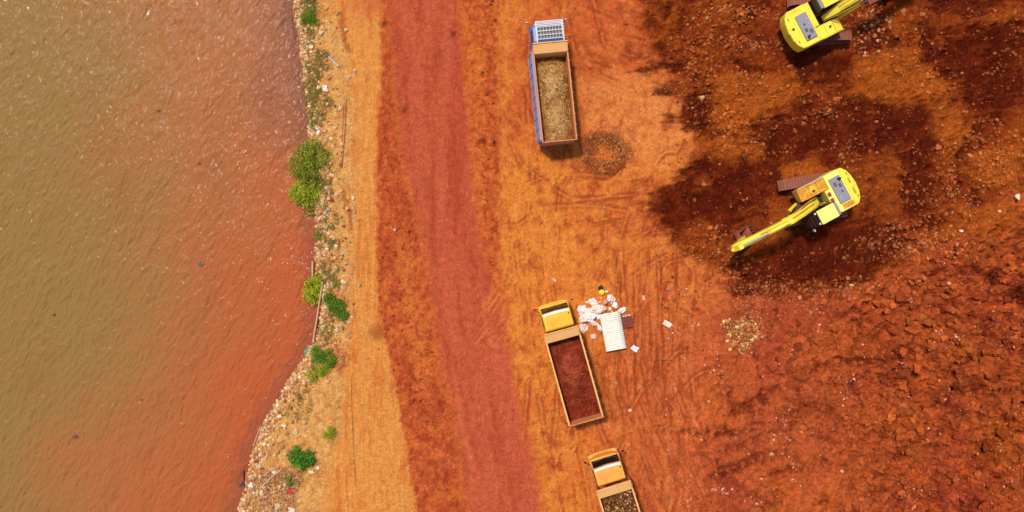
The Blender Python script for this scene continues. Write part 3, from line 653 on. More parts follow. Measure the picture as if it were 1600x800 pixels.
# scatter areas in plan pixels: (centre, radii, angle, count, size range m, colour choice, brightness)
BR = [s(150, 78, 40), s(172, 96, 50), s(120, 56, 30), s(190, 120, 72)]
PALE = [s(214, 170, 112), s(232, 200, 150), s(190, 134, 84), s(206, 150, 96)]
GR = [s(200, 150, 100), s(176, 110, 66), s(214, 176, 124), s(160, 92, 54), s(196, 170, 140)]
def blob(cx_, cy_, rx, ry, n, r, power=.5):
    a = r.random(n) * 6.283; q = r.random(n) ** power
    q = q * (1 + .25 * np.sin(3 * a + cx_)); return cx_ + rx * q * np.cos(a), cy_ + ry * q * np.sin(a)
gp = []; gs = []; gc = []
def gravel(px, py, size, pal, mul=(.8, 1.2), sat=None):
    n = len(px); x = (px - 800) / 25; y = (400 - py) / 25; z, c = field_h(x, y)
    cc = np.array(pal)[rng.integers(0, len(pal), n)] * (mul[0] + (mul[1] - mul[0]) * rng.random(n))[:, None]
    br_ = rng.random(n)[:, None] ** .5 * (0 if pal[0] is GR[0] else 1); cc = cc * (1 - br_ * .7) + c * 1.15 * br_ * .7
    gp.append(np.stack([x, y, z], -1)); gs.append(size); gc.append(np.clip(cc, 0, .9))
NEB = [(1150, 20, 55, 22, 260), (1075, 95, 40, 40, 220), (1130, 62, 60, 14, 200), (1180, 70, 50, 12, 160), (1110, 145, 55, 40, 240), (1190, 130, 60, 40, 140), (1350, 45, 35, 45, 330), (1365, 20, 25, 25, 120),
       (1290, 170, 40, 22, 200), (1330, 230, 40, 16, 150), (1480, 300, 60, 80, 700), (1420, 380, 90, 30, 900), (1330, 450, 110, 16, 600), (1200, 455, 70, 18, 350), (1150, 430, 40, 30, 260), (1120, 375, 50, 24, 200), (1170, 232, 60, 14, 120),
       (1590, 60, 20, 70, 160), (1560, 250, 50, 60, 400), (1420, 60, 60, 40, 120), (1190, 500, 40, 40, 260), (1240, 300, 200, 160, 500), (1450, 120, 140, 100, 400), (1210, 200, 60, 30, 100), (1130, 200, 50, 30, 150)]
for (a, b_, c, d, n) in NEB:
    x, y = blob(a, b_, c * 1.15, d * 1.2, int(n * 1.3), rng, .7); gravel(x, y, sizes(len(x), .022, .135, rng, 3.2), BR + [s(196, 130, 72), s(176, 100, 50)], (.65, 1.1))
x = rng.uniform(1090, 1610, 5200); y = rng.uniform(430, 810, 5200); k = (x - 1090 + (y - 430) * .2) / 400 > rng.random(5200); gravel(x[k], y[k], sizes(k.sum(), .02, .09, rng, 3), [s(150, 58, 34), s(168, 76, 44), s(120, 40, 24)], (.8, 1.3))
x = rng.uniform(1060, 1610, 900); y = rng.uniform(400, 810, 900); gravel(x, y, sizes(900, .012, .05, rng, 3), [s(222, 150, 110), s(214, 160, 120), s(236, 196, 166)], (.8, 1.2))
x = rng.uniform(560, 1060, 1100); y = rng.uniform(-10, 810, 1100); gravel(x, y, sizes(1100, .01, .035, rng, 3), GR + BR, (.7, 1.3))
a = rng.random(2600) * 6.283; q = 26 + rng.normal(0, 7.5, 2600); gravel(944 + q * 1.12 * np.cos(a), 240 + q * .85 * np.sin(a), sizes(2600, .015, .075, rng), BR + GR[:1] + [s(110, 56, 28), s(90, 44, 24)], (.6, 1.2))
x, y = blob(1160, 520, 30, 28, 420, rng); gravel(x, y, sizes(420, .03, .08, rng), PALE + BR[:2], (.7, 1.15))
x, y = blob(1180, 480, 24, 24, 160, rng); gravel(x, y, sizes(160, .02, .07, rng), PALE[2:] + BR, (.7, 1.15))
yy = rng.uniform(-5, 805, 7500); off = rng.exponential(12, 7500) + 5; gravel(shore_x(yy) + off, yy, sizes(7500, .03, .16, rng, 2.6), GR[:1] + GR + PALE + GR[1:3], (.85, 1.25))
yy = rng.uniform(-5, 805, 1500); bw = bank_x(yy) - shore_x(yy); gravel(shore_x(yy) + bw * rng.random(1500), yy, sizes(1500, .012, .05, rng, 3), GR + PALE, (.75, 1.15))
yy = rng.uniform(-5, 805, 2600); gravel(shore_x(yy) + 5 - rng.exponential(4, 2600), yy, sizes(2600, .03, .12, rng, 2), [s(90, 62, 54), s(120, 84, 70), s(70, 48, 44)], (.7, 1.2))
x, y = blob(425, 765, 48, 34, 1500, rng); k = x > shore_x(y) + 2; gravel(x[k], y[k], sizes(k.sum(), .02, .07, rng), GR + [s(150, 80, 56)], (.7, 1.2))
x, y = blob(528, 555, 18, 22, 260, rng); gravel(x, y, sizes(260, .03, .09, rng), [s(176, 104, 60), s(160, 88, 50)], (.8, 1.2))
x = rng.uniform(985, 1610, 30000); y = rng.uniform(-8, 808, 30000); dn = fbm((x - 800) / 25 * .35, (400 - y) / 25 * .35, 505, 5, .6); k = dn * 1.6 + .25 > rng.random(30000) * 1.1; gravel(x[k], y[k], sizes(k.sum(), .014, .05, rng, 3), BR + PALE[2:] + BR[:2] + [s(120, 50, 26)], (.7, 1.35))
x = rng.uniform(1040, 1610, 13000); y = rng.uniform(450, 810, 13000); dn = fbm((x - 800) / 25 * .5, (400 - y) / 25 * .5, 515, 4, .6); k = dn * 2.2 - .35 > rng.random(13000); gravel(x[k], y[k], sizes(k.sum(), .018, .095, rng, 3.5), [s(232, 170, 140), s(214, 150, 100), s(244, 206, 184)], (.8, 1.2))
gobj = scatter('gravel', np.concatenate(gp), np.concatenate(gs), np.concatenate(gc), M['stone_v'], seed=1)
tag(gobj, 'loose gravel and small broken stones strewn over the red soil and the bank', 'gravel', kind='stuff')

# lumps of broken red earth in the rubble field
nC = 12000
x = rng.uniform(1120, 1640, nC); y = rng.uniform(380, 830, nC)
dens = fbm((x - 800) / 25 * .25, (400 - y) / 25 * .25, 402, 4)
k = (dens * 2.2 + (x - 1240) / 460 - np.maximum(0, (450 - y) / 60) - ((1420 - x) / 200 * (y < 470))) > rng.random(nC) * 1.1
x, y = x[k], y[k]; X_, Y_ = (x - 800) / 25, (400 - y) / 25; z, cc = field_h(X_, Y_)
lump_c = cc * (.85 + .35 * rng.random(len(x)))[:, None] * np.array([1.0, 1.08, 1.05])
o = scatter('soil_clods', np.stack([X_, Y_, z], -1), sizes(len(x), .035, .27, rng, 5), np.clip(lump_c, 0, .8), M['soil'], .5, (IC1, IF1), seed=2, sink=.32, cut=.5)
tag(o, 'broken clods of red earth heaped over the lower right of the site', 'earth', kind='stuff')
x = rng.uniform(1200, 1620, 1500); y = rng.uniform(420, 820, 1500); dens = fbm((x - 800) / 25 * .22, (400 - y) / 25 * .22, 412, 4); k = dens * 1.8 + (x - 1330) / 600 - np.maximum(0, (470 - y) / 60) > rng.random(1500) * 1.3
x, y = x[k], y[k]; X_, Y_ = (x - 800) / 25, (400 - y) / 25; z, cc = field_h(X_, Y_)
o = scatter('earth_blocks', np.stack([X_, Y_, z], -1), sizes(len(x), .13, .46, rng, 2.6), np.clip(cc * (.8 + .5 * rng.random(len(x)))[:, None], 0, .8), M['soil'], .62, (IC2, IF2), seed=12, sink=.22, cut=.42)
tag(o, 'larger broken blocks of compact red earth in the lower right rubble', 'earth', kind='stuff')
xs, ys = [], []
for (a, b_, c, d, n) in [(1540, 110, 60, 60, 260), (1500, 90, 60, 30, 120), (1250, 300, 120, 60, 160), (1350, 200, 90, 50, 160), (1440, 260, 60, 60, 160), (1120, 300, 90, 50, 160), (1190, 445, 70, 14, 160), (1040, 430, 12, 60, 60), (1060, 480, 14, 30, 60), (1085, 480, 12, 30, 50), (1070, 545, 24, 12, 50), (1040, 40, 60, 30, 100), (1300, 420, 120, 30, 120), (620, 450, 26, 160, 160), (655, 620, 26, 140, 160), (765, 220, 14, 200, 120)]:
    q, w_ = blob(a, b_, c, d, n, rng); xs.append(q); ys.append(w_)
x = np.concatenate(xs); y = np.concatenate(ys); X_, Y_ = (x - 800) / 25, (400 - y) / 25; z, cc = field_h(X_, Y_)
o = scatter('soil_crumbs', np.stack([X_, Y_, z], -1), sizes(len(x), .02, .11, rng, 2.4), np.clip(cc * (.8 + .4 * rng.random(len(x)))[:, None], 0, .8), M['soil'], .55, (IC1, IF1), seed=3, cut=.5)
tag(o, 'crumbled dark and orange earth scattered over the diggings and road edges', 'earth', kind='stuff')

# individual rocks
rock_meshes = []
for k in range(14):
    v = facet(IC2, 700 + k, 12, .62); v = v * np.array([1, .62 + .3 * rng.random(), .45 + .2 * rng.random()])
    me = bpy.data.meshes.new('rock'); me.from_pydata(v.tolist(), [], IF2.tolist()); me.materials.append(M['rock']); rock_meshes.append(me)
def rock(px, py, r, c, label, group=None, rz=None):
    x, y = (px - 800) / 25, (400 - py) / 25
    o = bpy.data.objects.new('rock', random.choice(rock_meshes)); COL.objects.link(o)
    o.location = (x, y, Z(x, y) + r * .22); o.scale = (r, r, r * random.uniform(.75, 1.05)); o.rotation_euler = (random.uniform(-.3, .3), random.uniform(-.3, .3), rz if rz is not None else random.uniform(0, 6.3))
    c = np.clip(np.asarray(c) * random.uniform(.85, 1.15), 0, .85); o.color = (*c, 1)
    return tag(o, label, 'rock', group)
SING = [(1583, 309, .24, s(236, 206, 166), 'tall pale pointed stone near the right edge, on dark brown soil', 1.5),
 (1498, 361, .17, s(240, 214, 180), 'pale round stone on the red track right of the lower excavator', 0), (1557, 331, .17, s(214, 160, 110), 'tan stone just below the pale pointed one at the right edge', 0),
 (1408, 20, .25, s(196, 110, 60), 'large orange oval boulder right of the upper excavator boom', 1.2), (1362, 17, .14, s(210, 160, 130), 'pinkish stone beside the tip of the upper excavator boom', 0),
 (1361, 40, .14, s(226, 196, 160), 'whitish stone right of the upper excavator, topmost of two', 0), (1368, 55, .19, s(196, 118, 70), 'brown stone at the right end of the upper excavator track', 0), (1373, 63, .15, s(216, 160, 120), 'small tan stone below the brown one at the upper excavator', 0),
 (1098, 152, .2, s(214, 160, 110), 'tan stone at the edge of the small dark patch of wet soil', 0), (1179, 73, .19, s(186, 110, 60), 'brown boulder left of the upper excavator counterweight', 0), (1235, 104, .2, s(176, 84, 44), 'rust brown boulder below the upper excavator counterweight', 0),
 (1465, 230, .24, s(190, 104, 52), 'orange upright boulder beside the dark trench', 1.5), (1439, 38 - 14, .2, s(190, 110, 66), 'flat brown stone high right of the orange oval boulder', 0), (1440, 381, .18, s(196, 120, 74), 'brown stone in the gravel curve right of the lower excavator', 0),
 (1440, 733, .34, s(158, 62, 36), 'big round clod of red rock low in the rubble field', .8), (1492, 680, .40, s(160, 62, 34), 'largest red boulder in the lower right rubble field', 0), (1450, 672, .26, s(172, 74, 40), 'red boulder left of the largest one in the rubble', 0), (1580, 608, .16, s(230, 180, 120), 'pale cream stone near the right edge of the rubble', 1.4),
 (1333, 446, .17, s(232, 180, 110), 'yellowish stone on the lower rim of the dark soil', 0), (1472, 442, .16, s(220, 160, 110), 'tan stone on the red track edge, left of another', 0), (1490, 437, .14, s(228, 170, 120), 'light tan stone on the red track edge, right of another', 0), (1553, 484, .16, s(226, 170, 110), 'yellow tan stone in the red rubble near the right edge', 0), (1414, 470, .13, s(226, 160, 120), 'small pale stone in the upper rubble field', 0),
 (1205, 709, .18, s(226, 170, 110), 'cream crumbling stone on the red soil at the lower middle', 0), (1045, 452, .2, s(208, 130, 90), 'pinkish rock on the pile of clods by the ruts', 0), (1249, 465, .2, s(206, 130, 70), 'ochre rock on the lower rim of the dark soil', 0), (1313, 734, .15, s(220, 170, 120), 'flat pale stone at the lower edge right of centre', 0),
 (541, 47, .17, s(216, 176, 130), 'pale stone in a rut at the top of the bank', 0), (542, 326, .18, s(220, 170, 110), 'round tan stone on the bank by the sandy rut', 0), (549, 426, .16, s(206, 156, 104), 'grey tan stone in a hollow at the bank edge', 0), (514, 122, .18, s(202, 130, 80), 'brown stone above the white lump on the bank', 0)]
for (a, b_, r_, c_, lab, rz) in SING: rock(a, b_, r_, c_, lab, None, rz)
def cluster(n, cx_, cy_, rx, ry, r0, r1, pal, label, group, cond=None):
    k = 0
    while k < n:
        x, y = blob(cx_, cy_, rx, ry, 1, rng)
        if cond and not cond(float(x[0]), float(y[0])): continue
        rock(float(x[0]), float(y[0]), r0 + (r1 - r0) * random.random() ** 1.7, random.choice(pal), label, group); k += 1
cluster(72, 1158, 521, 30, 26, .07, .17, [s(226, 184, 112), s(206, 150, 86), s(180, 118, 60), s(196, 136, 76), s(240, 216, 164)], 'pale tan stone in the small heap below the dark soil', 'stones of the pale heap')
cluster(22, 1180, 480, 26, 26, .06, .12, BR + PALE[2:], 'small brown stone in the loose trail above the pale heap', 'stones above the pale heap')
cluster(26, 1360, 45, 28, 42, .08, .15, [s(214, 150, 104), s(190, 116, 70)], 'tan stone in the spill right of the upper excavator', 'stones right of the upper excavator')
cluster(20, 1160, 22, 45, 18, .07, .14, BR + PALE[2:], 'brown stone in the gravel left of the upper excavator', 'stones left of the upper excavator')
cluster(26, 1440, 372, 70, 26, .07, .15, BR + PALE[2:], 'brown stone in the gravel curve at right', 'stones in the gravel curve')
cluster(16, 1120, 410, 34, 30, .07, .13, PALE[2:] + BR, 'brown stone near the lower excavator boom tip', 'stones by the boom tip')
def strip_rocks(n, y0, y1, r0, r1, pal, label, group):
    for _ in range(n):
        y = random.uniform(y0, y1); rock(float(shore_x(y)) + random.expovariate(1 / 12.) + 6, y, random.uniform(r0, r1) * 1.25, np.asarray(random.choice(pal)) * 1.15, label, group)
strip_rocks(30, 0, 215, .08, .17, GR + PALE, 'tan stone along the upper waterline of the bank', 'stones of the upper waterline')
strip_rocks(20, 370, 520, .08, .16, GR + PALE, 'tan stone on the middle bank among the shrubs', 'stones of the middle bank')
strip_rocks(20, 550, 790, .07, .14, GR + PALE, 'tan stone along the lower waterline', 'stones of the lower waterline')
cluster(12, 531, 550, 10, 22, .1, .18, [s(176, 104, 60), s(186, 120, 76)], 'brown rock beside the bright green shrub', 'rocks by the bright green shrub')

# ------------------------------------------------------------------ shrubs
def leaf_mat(name, cols):
    m, t, b = mat(name, .55); at = t.nodes.new('ShaderNodeAttribute'); at.attribute_name = 'Col'; L(t, at.outputs['Color'], b.inputs['Base Color'])
    tr = t.nodes.new('ShaderNodeBsdfTranslucent'); L(t, at.outputs['Color'], tr.inputs[0]); mx = t.nodes.new('ShaderNodeMixShader'); mx.inputs[0].default_value = .3
    L(t, b.outputs[0], mx.inputs[1]); L(t, tr.outputs[0], mx.inputs[2]); L(t, mx.outputs[0], t.nodes['Material Output'].inputs[0]); b.inputs['Specular IOR Level'].default_value = .35
    return m
M['leaf'] = leaf_mat('leaf', None)
M['bark'] = paint('bark', s(120, 86, 60), s(150, 104, 70), .4, .9, 5)
def leaves(name, C_, r, n, size, pal, parent=None, seed=0, up=.6):
    """C_: clump centres (k,3), r radii (k,); leaf blades spread through the clumps"""
    g_ = np.random.default_rng(seed); k = g_.choice(len(C_), n, p=r ** 2.2 / (r ** 2.2).sum())
    d = g_.standard_normal((n, 3)); d /= np.linalg.norm(d, axis=1)[:, None]
    q = g_.random(n) ** .45
    P = C_[k] + d * (r[k] * q)[:, None] * np.array([1, 1, .75])
    P = P + g_.standard_normal(P.shape) * .09
    P[:, 2] = np.maximum(P[:, 2], C_[:, 2].min() * .2 + .02)
    nrm = d * .7 + np.array([0, 0, up]) + g_.standard_normal((n, 3)) * .55; nrm /= np.linalg.norm(nrm, axis=1)[:, None]
    t_ = np.cross(nrm, g_.standard_normal((n, 3))); t_ /= np.linalg.norm(t_, axis=1)[:, None]; bt = np.cross(nrm, t_)
    L_ = size * (.6 + .8 * g_.random(n)); Wd = L_ * .24
    a = P - t_ * L_[:, None] * .5; e = P + t_ * L_[:, None] * .5 - nrm * (L_ * .12)[:, None]
    m1 = P + bt * Wd[:, None] + nrm * (L_ * .05)[:, None]; m2 = P - bt * Wd[:, None] + nrm * (L_ * .05)[:, None]
    V_ = np.stack([a, m1, e, m2], 1).reshape(-1, 3); F_ = np.arange(n * 4).reshape(n, 4)
    cc = np.array(pal)[(k + g_.integers(0, 2, n)) % len(pal)] * (.75 + .5 * g_.random(n))[:, None]
    return np_mesh(name, V_, F_, M['leaf'], np.repeat(cc, 4, 0), False, parent)
def shrub(lobes, n, size, pal, label, seed, cat='shrub', name='shrub', stem_r=.03):
    """lobes in plan pixels (px,py,r_px)"""
    g_ = np.random.default_rng(seed); cx_ = np.mean([l[0] for l in lobes]); cy_ = np.mean([l[1] for l in lobes]); x0, y0 = (cx_ - 800) / 25, (400 - cy_) / 25; z0 = max(Z(x0, y0), -.5)
    root = empty(name, (x0, y0, z0), 0, label, cat); Cs, rs = [], []
    for (a, b_, rp) in lobes:
        lx, ly = (a - cx_) / 25, -(b_ - cy_) / 25; R_ = rp / 25
        m_ = max(6, int(R_ * 34))
        for _ in range(m_):
            an = g_.random() * 6.28; q = g_.random() ** .55 * R_ * 1.12; rr_ = R_ * (.13 + .24 * g_.random())
            Cs.append((lx + q * math.cos(an), ly + q * math.sin(an), .15 + (R_ * .75) * (1 - (q / R_) ** 2) * (.5 + .6 * g_.random()))); rs.append(rr_)
    Cs = np.array(Cs); rs = np.array(rs)
    leaves('foliage', Cs, rs, n, size, pal, root, seed)
    mb = MB()
    for i in range(0, len(Cs), 2):
        c = Vector(Cs[i]); p1 = Vector((c.x * .45 + g_.normal() * .05, c.y * .45 + g_.normal() * .05, c.z * .55)); mb.tube([(c.x * .1, c.y * .1, -.1), p1, c], [stem_r, stem_r * .7, stem_r * .3], 6)
    mb.build('stem', M['bark'], root); return root
def LB(l): return [np.asarray(c) * np.array([3.0, 2.2, 1.3]) for c in l]
G_mid = [s(88, 122, 30), s(110, 142, 40), s(70, 100, 26), s(134, 134, 62), s(104, 108, 48)]
G_lim = [s(126, 156, 36), s(108, 146, 32), s(150, 158, 50), s(88, 122, 30)]
G_dk = [s(40, 88, 24), s(54, 104, 28), s(30, 68, 20), s(72, 122, 36)]
G_br = [s(78, 116, 28), s(60, 100, 24), s(98, 132, 38)]
G_yel = [s(190, 190, 30), s(160, 176, 30), s(206, 206, 60)]
G_mid, G_lim, G_dk, G_br = LB(G_mid), LB(G_lim), [c * 1.35 for c in LB(G_dk)], LB(G_br)
shrub([(487, 245, 23), (482, 284, 13), (500, 282, 11), (515, 262, 9), (476, 232, 10), (505, 250, 18), (470, 255, 20), (495, 228, 15), (490, 275, 20), (512, 240, 10), (460, 262, 8)], 7500, .105, G_mid, 'large green leafy shrub overhanging the water, biggest on the bank', 1)
shrub([(470, 300, 17), (462, 306, 10), (485, 302, 17), (478, 322, 11), (496, 296, 12), (484, 330, 7)], 4200, .10, G_lim + G_mid[:1], 'yellow-green shrub just below the large green one at the waterline', 2)
shrub([(490, 450, 14), (485, 462, 12), (498, 438, 10), (490, 470, 8), (480, 452, 8)], 2600, .10, G_lim, 'lime green shrub at the waterline beside the driftwood', 3)
shrub([(522, 468, 12), (528, 480, 12), (516, 462, 8), (535, 492, 8), (520, 484, 9)], 2600, .095, G_dk[:2] + G_mid[:1] + G_mid[2:3], 'dark green shrub right of the lime one', 4)
shrub([(503, 552, 12), (512, 562, 11), (498, 558, 9), (516, 570, 7)], 2600, .09, G_br + G_dk[:1], 'bright green shrub beside brown rocks above the shoreline bend', 5)
shrub([(497, 580, 9), (488, 586, 7), (505, 578, 7)], 1300, .085, G_lim + G_br[:1], 'small lime green shrub below the bright green one', 6)
shrub([(468, 712, 12), (478, 716, 12), (460, 709, 8), (472, 722, 10), (484, 710, 8), (463, 720, 8)], 4200, .085, G_dk, 'compact dark green bush on bare sand near the bottom of the bank', 7)
shrub([(517, 675, 7), (513, 680, 5), (521, 671, 5)], 800, .085, G_yel, 'small yellow green plant at the sandy track edge', 8, 'plant', 'small_plant', .012)
shrub([(452, 752, 4.5), (455, 750, 3)], 300, .08, G_br, 'tiny green seedling beside the pink litter', 9, 'plant', 'small_plant', .01)
shrub([(483, 30, 9), (490, 34, 7), (486, 22, 7)], 1100, .085, G_br + G_mid[:1], 'green weed clump at the top of the bank', 10, 'plant', 'small_plant', .012)
shrub([(487, 192, 5), (490, 190, 4)], 300, .08, G_br, 'little green weed tuft above the white stone', 11, 'plant', 'small_plant', .01)
shrub([(496, 367, 5), (499, 372, 4)], 260, .08, G_br[:2] + G_mid[:2], 'thin weed tuft below the yellow-green shrub', 12, 'plant', 'small_plant', .01)
# sparse ground weeds
wcs = []
for (a, b_, rx, ry, n) in [(485, 15, 12, 20, 44), (492, 110, 16, 26, 30), (500, 330, 14, 40, 26), (505, 520, 18, 30, 24), (470, 640, 22, 40, 14), (486, 150, 12, 26, 80), (495, 175, 12, 16, 24), (500, 85, 10, 8, 10), (484, 60, 10, 14, 14), (512, 158, 8, 10, 8), (508, 290, 10, 24, 16), (520, 378, 8, 10, 10), (505, 425, 20, 20, 36), (520, 440, 12, 18, 18), (512, 516, 14, 8, 10), (500, 372, 8, 14, 12), (518, 345, 14, 12, 8), (490, 115, 8, 14, 14)]:
    x, y = blob(a, b_, rx, ry, n, rng)
    for q, w_ in zip(x, y): wcs.append(((q - 800) / 25, (400 - w_) / 25))
wcs = np.array(wcs); z, _ = field_h(wcs[:, 0], wcs[:, 1]); WC = np.column_stack([wcs, z + .06])
def lv(n):  # weeds
    g_ = np.random.default_rng(77); k = g_.integers(0, len(WC), n); P = WC[k] + g_.normal(0, .11, (n, 3)) * np.array([1, 1, .35]); return P
P = lv(12000); g_ = np.random.default_rng(78); n = len(P)
d = g_.standard_normal((n, 3)); d[:, 2] = np.abs(d[:, 2]) * .8; d /= np.linalg.norm(d, axis=1)[:, None]; sd_ = np.cross(d, [0, 0, 1.0]); sd_ /= np.linalg.norm(sd_, axis=1)[:, None]
Ln = .06 + .09 * g_.random(n)
V_ = np.stack([P - sd_ * .015, P + sd_ * .015, P + d * Ln[:, None] + sd_ * .004, P + d * Ln[:, None] - sd_ * .004], 1).reshape(-1, 3)
cc = (np.array([s(136, 138, 44), s(170, 150, 66), s(112, 124, 34), s(190, 154, 84)]) * np.array([1, .95, .7]))[g_.integers(0, 4, n)]
o = np_mesh('grass', V_, np.arange(n * 4).reshape(n, 4), M['leaf'], np.repeat(cc, 4, 0)); tag(o, 'sparse green and straw weeds growing between stones on the bank', 'weeds', kind='stuff')

# ------------------------------------------------------------------ driftwood, litter
def stick_mesh(mb, x, y, z, L_, an, r, bend=.1):
    d = Vector((math.cos(an), math.sin(an), random.uniform(-.08, .08))); n_ = Vector((-d.y, d.x, 0)); p = Vector((x, y, z + r * 1.2))
    mb.tube([p - d * L_ / 2, p + n_ * bend * L_ * random.uniform(-.5, .5), p + d * L_ / 2], [r, r * .9, r * .5], 5)
mb = MB(); mb2 = MB()
for i in range(900):
    if i < 380:
        x, y = blob(425, 765, 50, 34, 1, rng); x = float(x[0]); y = float(y[0])
        if x < shore_x(y): x = shore_x(y) + random.uniform(0, 8)
    else:
        y = random.uniform(0, 800); x = float(shore_x(y)) + random.expovariate(1 / 10.)
    X_, Y_ = (x - 800) / 25, (400 - y) / 25
    (mb if i % 3 else mb2).v and None
    stick_mesh(mb if i % 3 else mb2, X_, Y_, 0, random.uniform(.12, .55), random.uniform(0, 3.14), random.uniform(.008, .02))
for m__ in (mb, mb2):
    A = np.array(m__.v); B = A.reshape(-1, 15, 3); cxy = B[:, :, :2].mean(1); zz, _ = field_h(cxy[:, 0], cxy[:, 1]); B[:, :, 2] += zz[:, None]; m__.v = [tuple(v) for v in B.reshape(-1, 3)]
o = mb.build('driftwood_debris', M['wood']); o.color = (*s(196, 140, 96), 1); tag(o, 'tangle of thin tan driftwood twigs washed up along the waterline', 'driftwood', kind='stuff')
o = mb2.build('twig_debris', M['wood']); o.color = (*s(128, 66, 44), 1); tag(o, 'red brown twigs and bark scraps strewn along the waterline', 'driftwood', kind='stuff')
def pole(pts, r, c, label, name='wooden_pole', cat='pole', group=None, zoff=0.03, mat_='wood', seg=8):
    P3 = [((a - 800) / 25, (400 - b_) / 25) for a, b_ in pts]; q0 = P3[0]
    root = [(x - q0[0], y - q0[1], max(Z(x, y), WZ) + r + zoff) for x, y in P3]
    o = MB().tube(root, r, seg).build(name, M[mat_], loc=(q0[0], q0[1], 0), smooth=False); o.color = (*c, 1); return tag(o, label, cat, group)
pole([(541, 156), (540, 190), (537, 232), (534, 264)], .022, s(176, 100, 70), 'long thin reddish pole on the sand, right one of the pair', zoff=.02)
pole([(537, 166), (535, 210), (532, 262)], .02, s(196, 130, 88), 'long thin tan pole on the sand, left one of the pair', zoff=.02)
pole([(504, 440), (500, 462), (495, 490), (488, 532)], .055, s(224, 170, 128), 'long driftwood trunk slanting into the red water', 'driftwood_log', 'driftwood', zoff=.18)
pole([(486, 408), (486, 432)], .06, s(222, 178, 134), 'short pale plank end standing at the waterline above the lime shrub', 'driftwood_log', 'driftwood', zoff=.06)
pole([(509, 482), (506, 510)], .035, s(190, 130, 96), 'left one of two thin sticks below the dark green shrub')
pole([(511, 480), (514, 508)], .03, s(200, 140, 100), 'right one of two thin sticks below the dark green shrub')
pole([(441, 732), (424, 746), (406, 763)], .045, s(230, 180, 130), 'long pale stick across the debris at the bottom of the bank')
pole([(426, 733), (411, 743)], .035, s(216, 160, 110), 'short pale stick above the long one in the debris')
pole([(377, 738), (378, 762)], .05, s(110, 50, 36), 'dark red post stub standing at the lower waterline', 'wooden_post', 'post')
pole([(1027, 561), (1055, 562.5)], .045, s(178, 92, 56), 'short brown stick lying on the orange soil right of the white sheet')
pole([(452, 20), (458, 60)], .03, s(130, 96, 80), 'grey brown stick at the top waterline')
pole([(392, 700), (404, 668)], .03, s(222, 180, 140), 'pale stick along the lower waterline')
# grey pipe on the bank
root = empty('grey_pipe', (W(520, 95)[0], W(520, 95)[1], Z(*W(520, 95)) + .06), R(-43), 'weathered grey pipe with a purple collar lying on the upper bank', 'pipe')
MB().tube([(-.45, 0, 0), (.05, 0, .01), (.55, 0, 0)], [.05, .06, .075], 10).build('tube', M['plastic'], root).color = (*s(200, 180, 170), 1)
MB().tube([(-.52, 0, 0), (-.36, 0, 0)], .09, 10).build('collar', M['plastic'], root, bevel=.01).color = (*s(96, 76, 130), 1)

def crumple(Vi, seed, amp=.35, fr=1.6):
    r = np.random.default_rng(seed); v = Vi.copy(); o_ = r.random(3) * 50
    a = vn(Vi[:, 0] * fr + o_[0], Vi[:, 1] * fr + Vi[:, 2] * 1.3 + o_[1], 3) ; b_ = 1 - 2 * np.abs(vn(Vi[:, 0] * fr * 2 + Vi[:, 2] + o_[2], Vi[:, 1] * fr * 2 - Vi[:, 2] + o_[0], 9)); c = 1 - 2 * np.abs(vn(Vi[:, 1] * fr * 4 + o_[2], Vi[:, 2] * fr * 4 + Vi[:, 0] * 3 + o_[1], 12))
    return v * (1 + amp * a + amp * .5 * b_ + amp * .22 * c)[:, None]
def bag(px, py, rx, ry, hz, c, label, name='plastic_bag', cat='bag', group=None, rz=0, seed=0, amp=.4, z0=0):
    x, y = (px - 800) / 25, (400 - py) / 25; v = crumple(IC3, seed, amp) * np.array([rx, ry, hz]); v[:, 2] = np.maximum(v[:, 2], -hz * .45)
    me = bpy.data.meshes.new(name); me.from_pydata(v.tolist(), [], IF3.tolist()); me.materials.append(M['plastic'])
    o = bpy.data.objects.new(name, me); COL.objects.link(o); o.location = (x, y, Z(x, y) + hz * .42 + z0); o.rotation_euler = (0, 0, rz); o.color = (*c, 1); return tag(o, label, cat, group)
PB = [(.86, .74, .68), (.84, .66, .56), (.9, .84, .8), (.78, .56, .44)]
bags = [(909, 483, .26, .22, 'upper left pale bag of the rubbish heap'), (911, 497, .26, .24, 'pale pink bag in the middle of the left edge of the rubbish heap'), (921, 494, .30, .30, 'wide crumpled bag at the centre left of the rubbish heap'), (911, 513, .26, .26, 'round whitish bag touching the yellow truck bed corner'),
 (926, 472, .26, .20, 'flattened bag at the top of the rubbish heap'), (932, 482, .36, .26, 'wide crumpled bag above the corrugated sheet'), (935, 493, .2, .24, 'bag against the upper left corner of the corrugated sheet'), (943, 483, .2, .13, 'narrow torn bag just above the corrugated sheet'), (953, 466, .18, .2, 'bright white bag at the upper right of the rubbish heap'), (957, 469, .16, .2, 'peach coloured bag beside the bright white one'),
 (960.5, 477, .15, .17, 'small clean white bag below the bright white one'), (945, 472, .1, .1, 'tiny bag between the heap and the bright white one'), (971, 485, .15, .25, 'long pale bag behind the upper right corner of the sheet'), (927, 505, .22, .14, 'low crumpled bag left of the corrugated sheet'), (936, 512, .12, .24, 'upright bag pressed to the left edge of the sheet'), (927, 526, .16, .17, 'lone small bag below the rubbish heap'), (918, 486, .2, .2, 'crumpled bag wedged among the others of the heap')]
for i, (a, b_, rx, ry, lab) in enumerate(bags):
    bag(a, b_, rx * .92, ry * .92, .16 + .08 * (i % 3), PB[i % 4], lab, seed=i * 3 + 1, rz=i * .7, amp=.5)
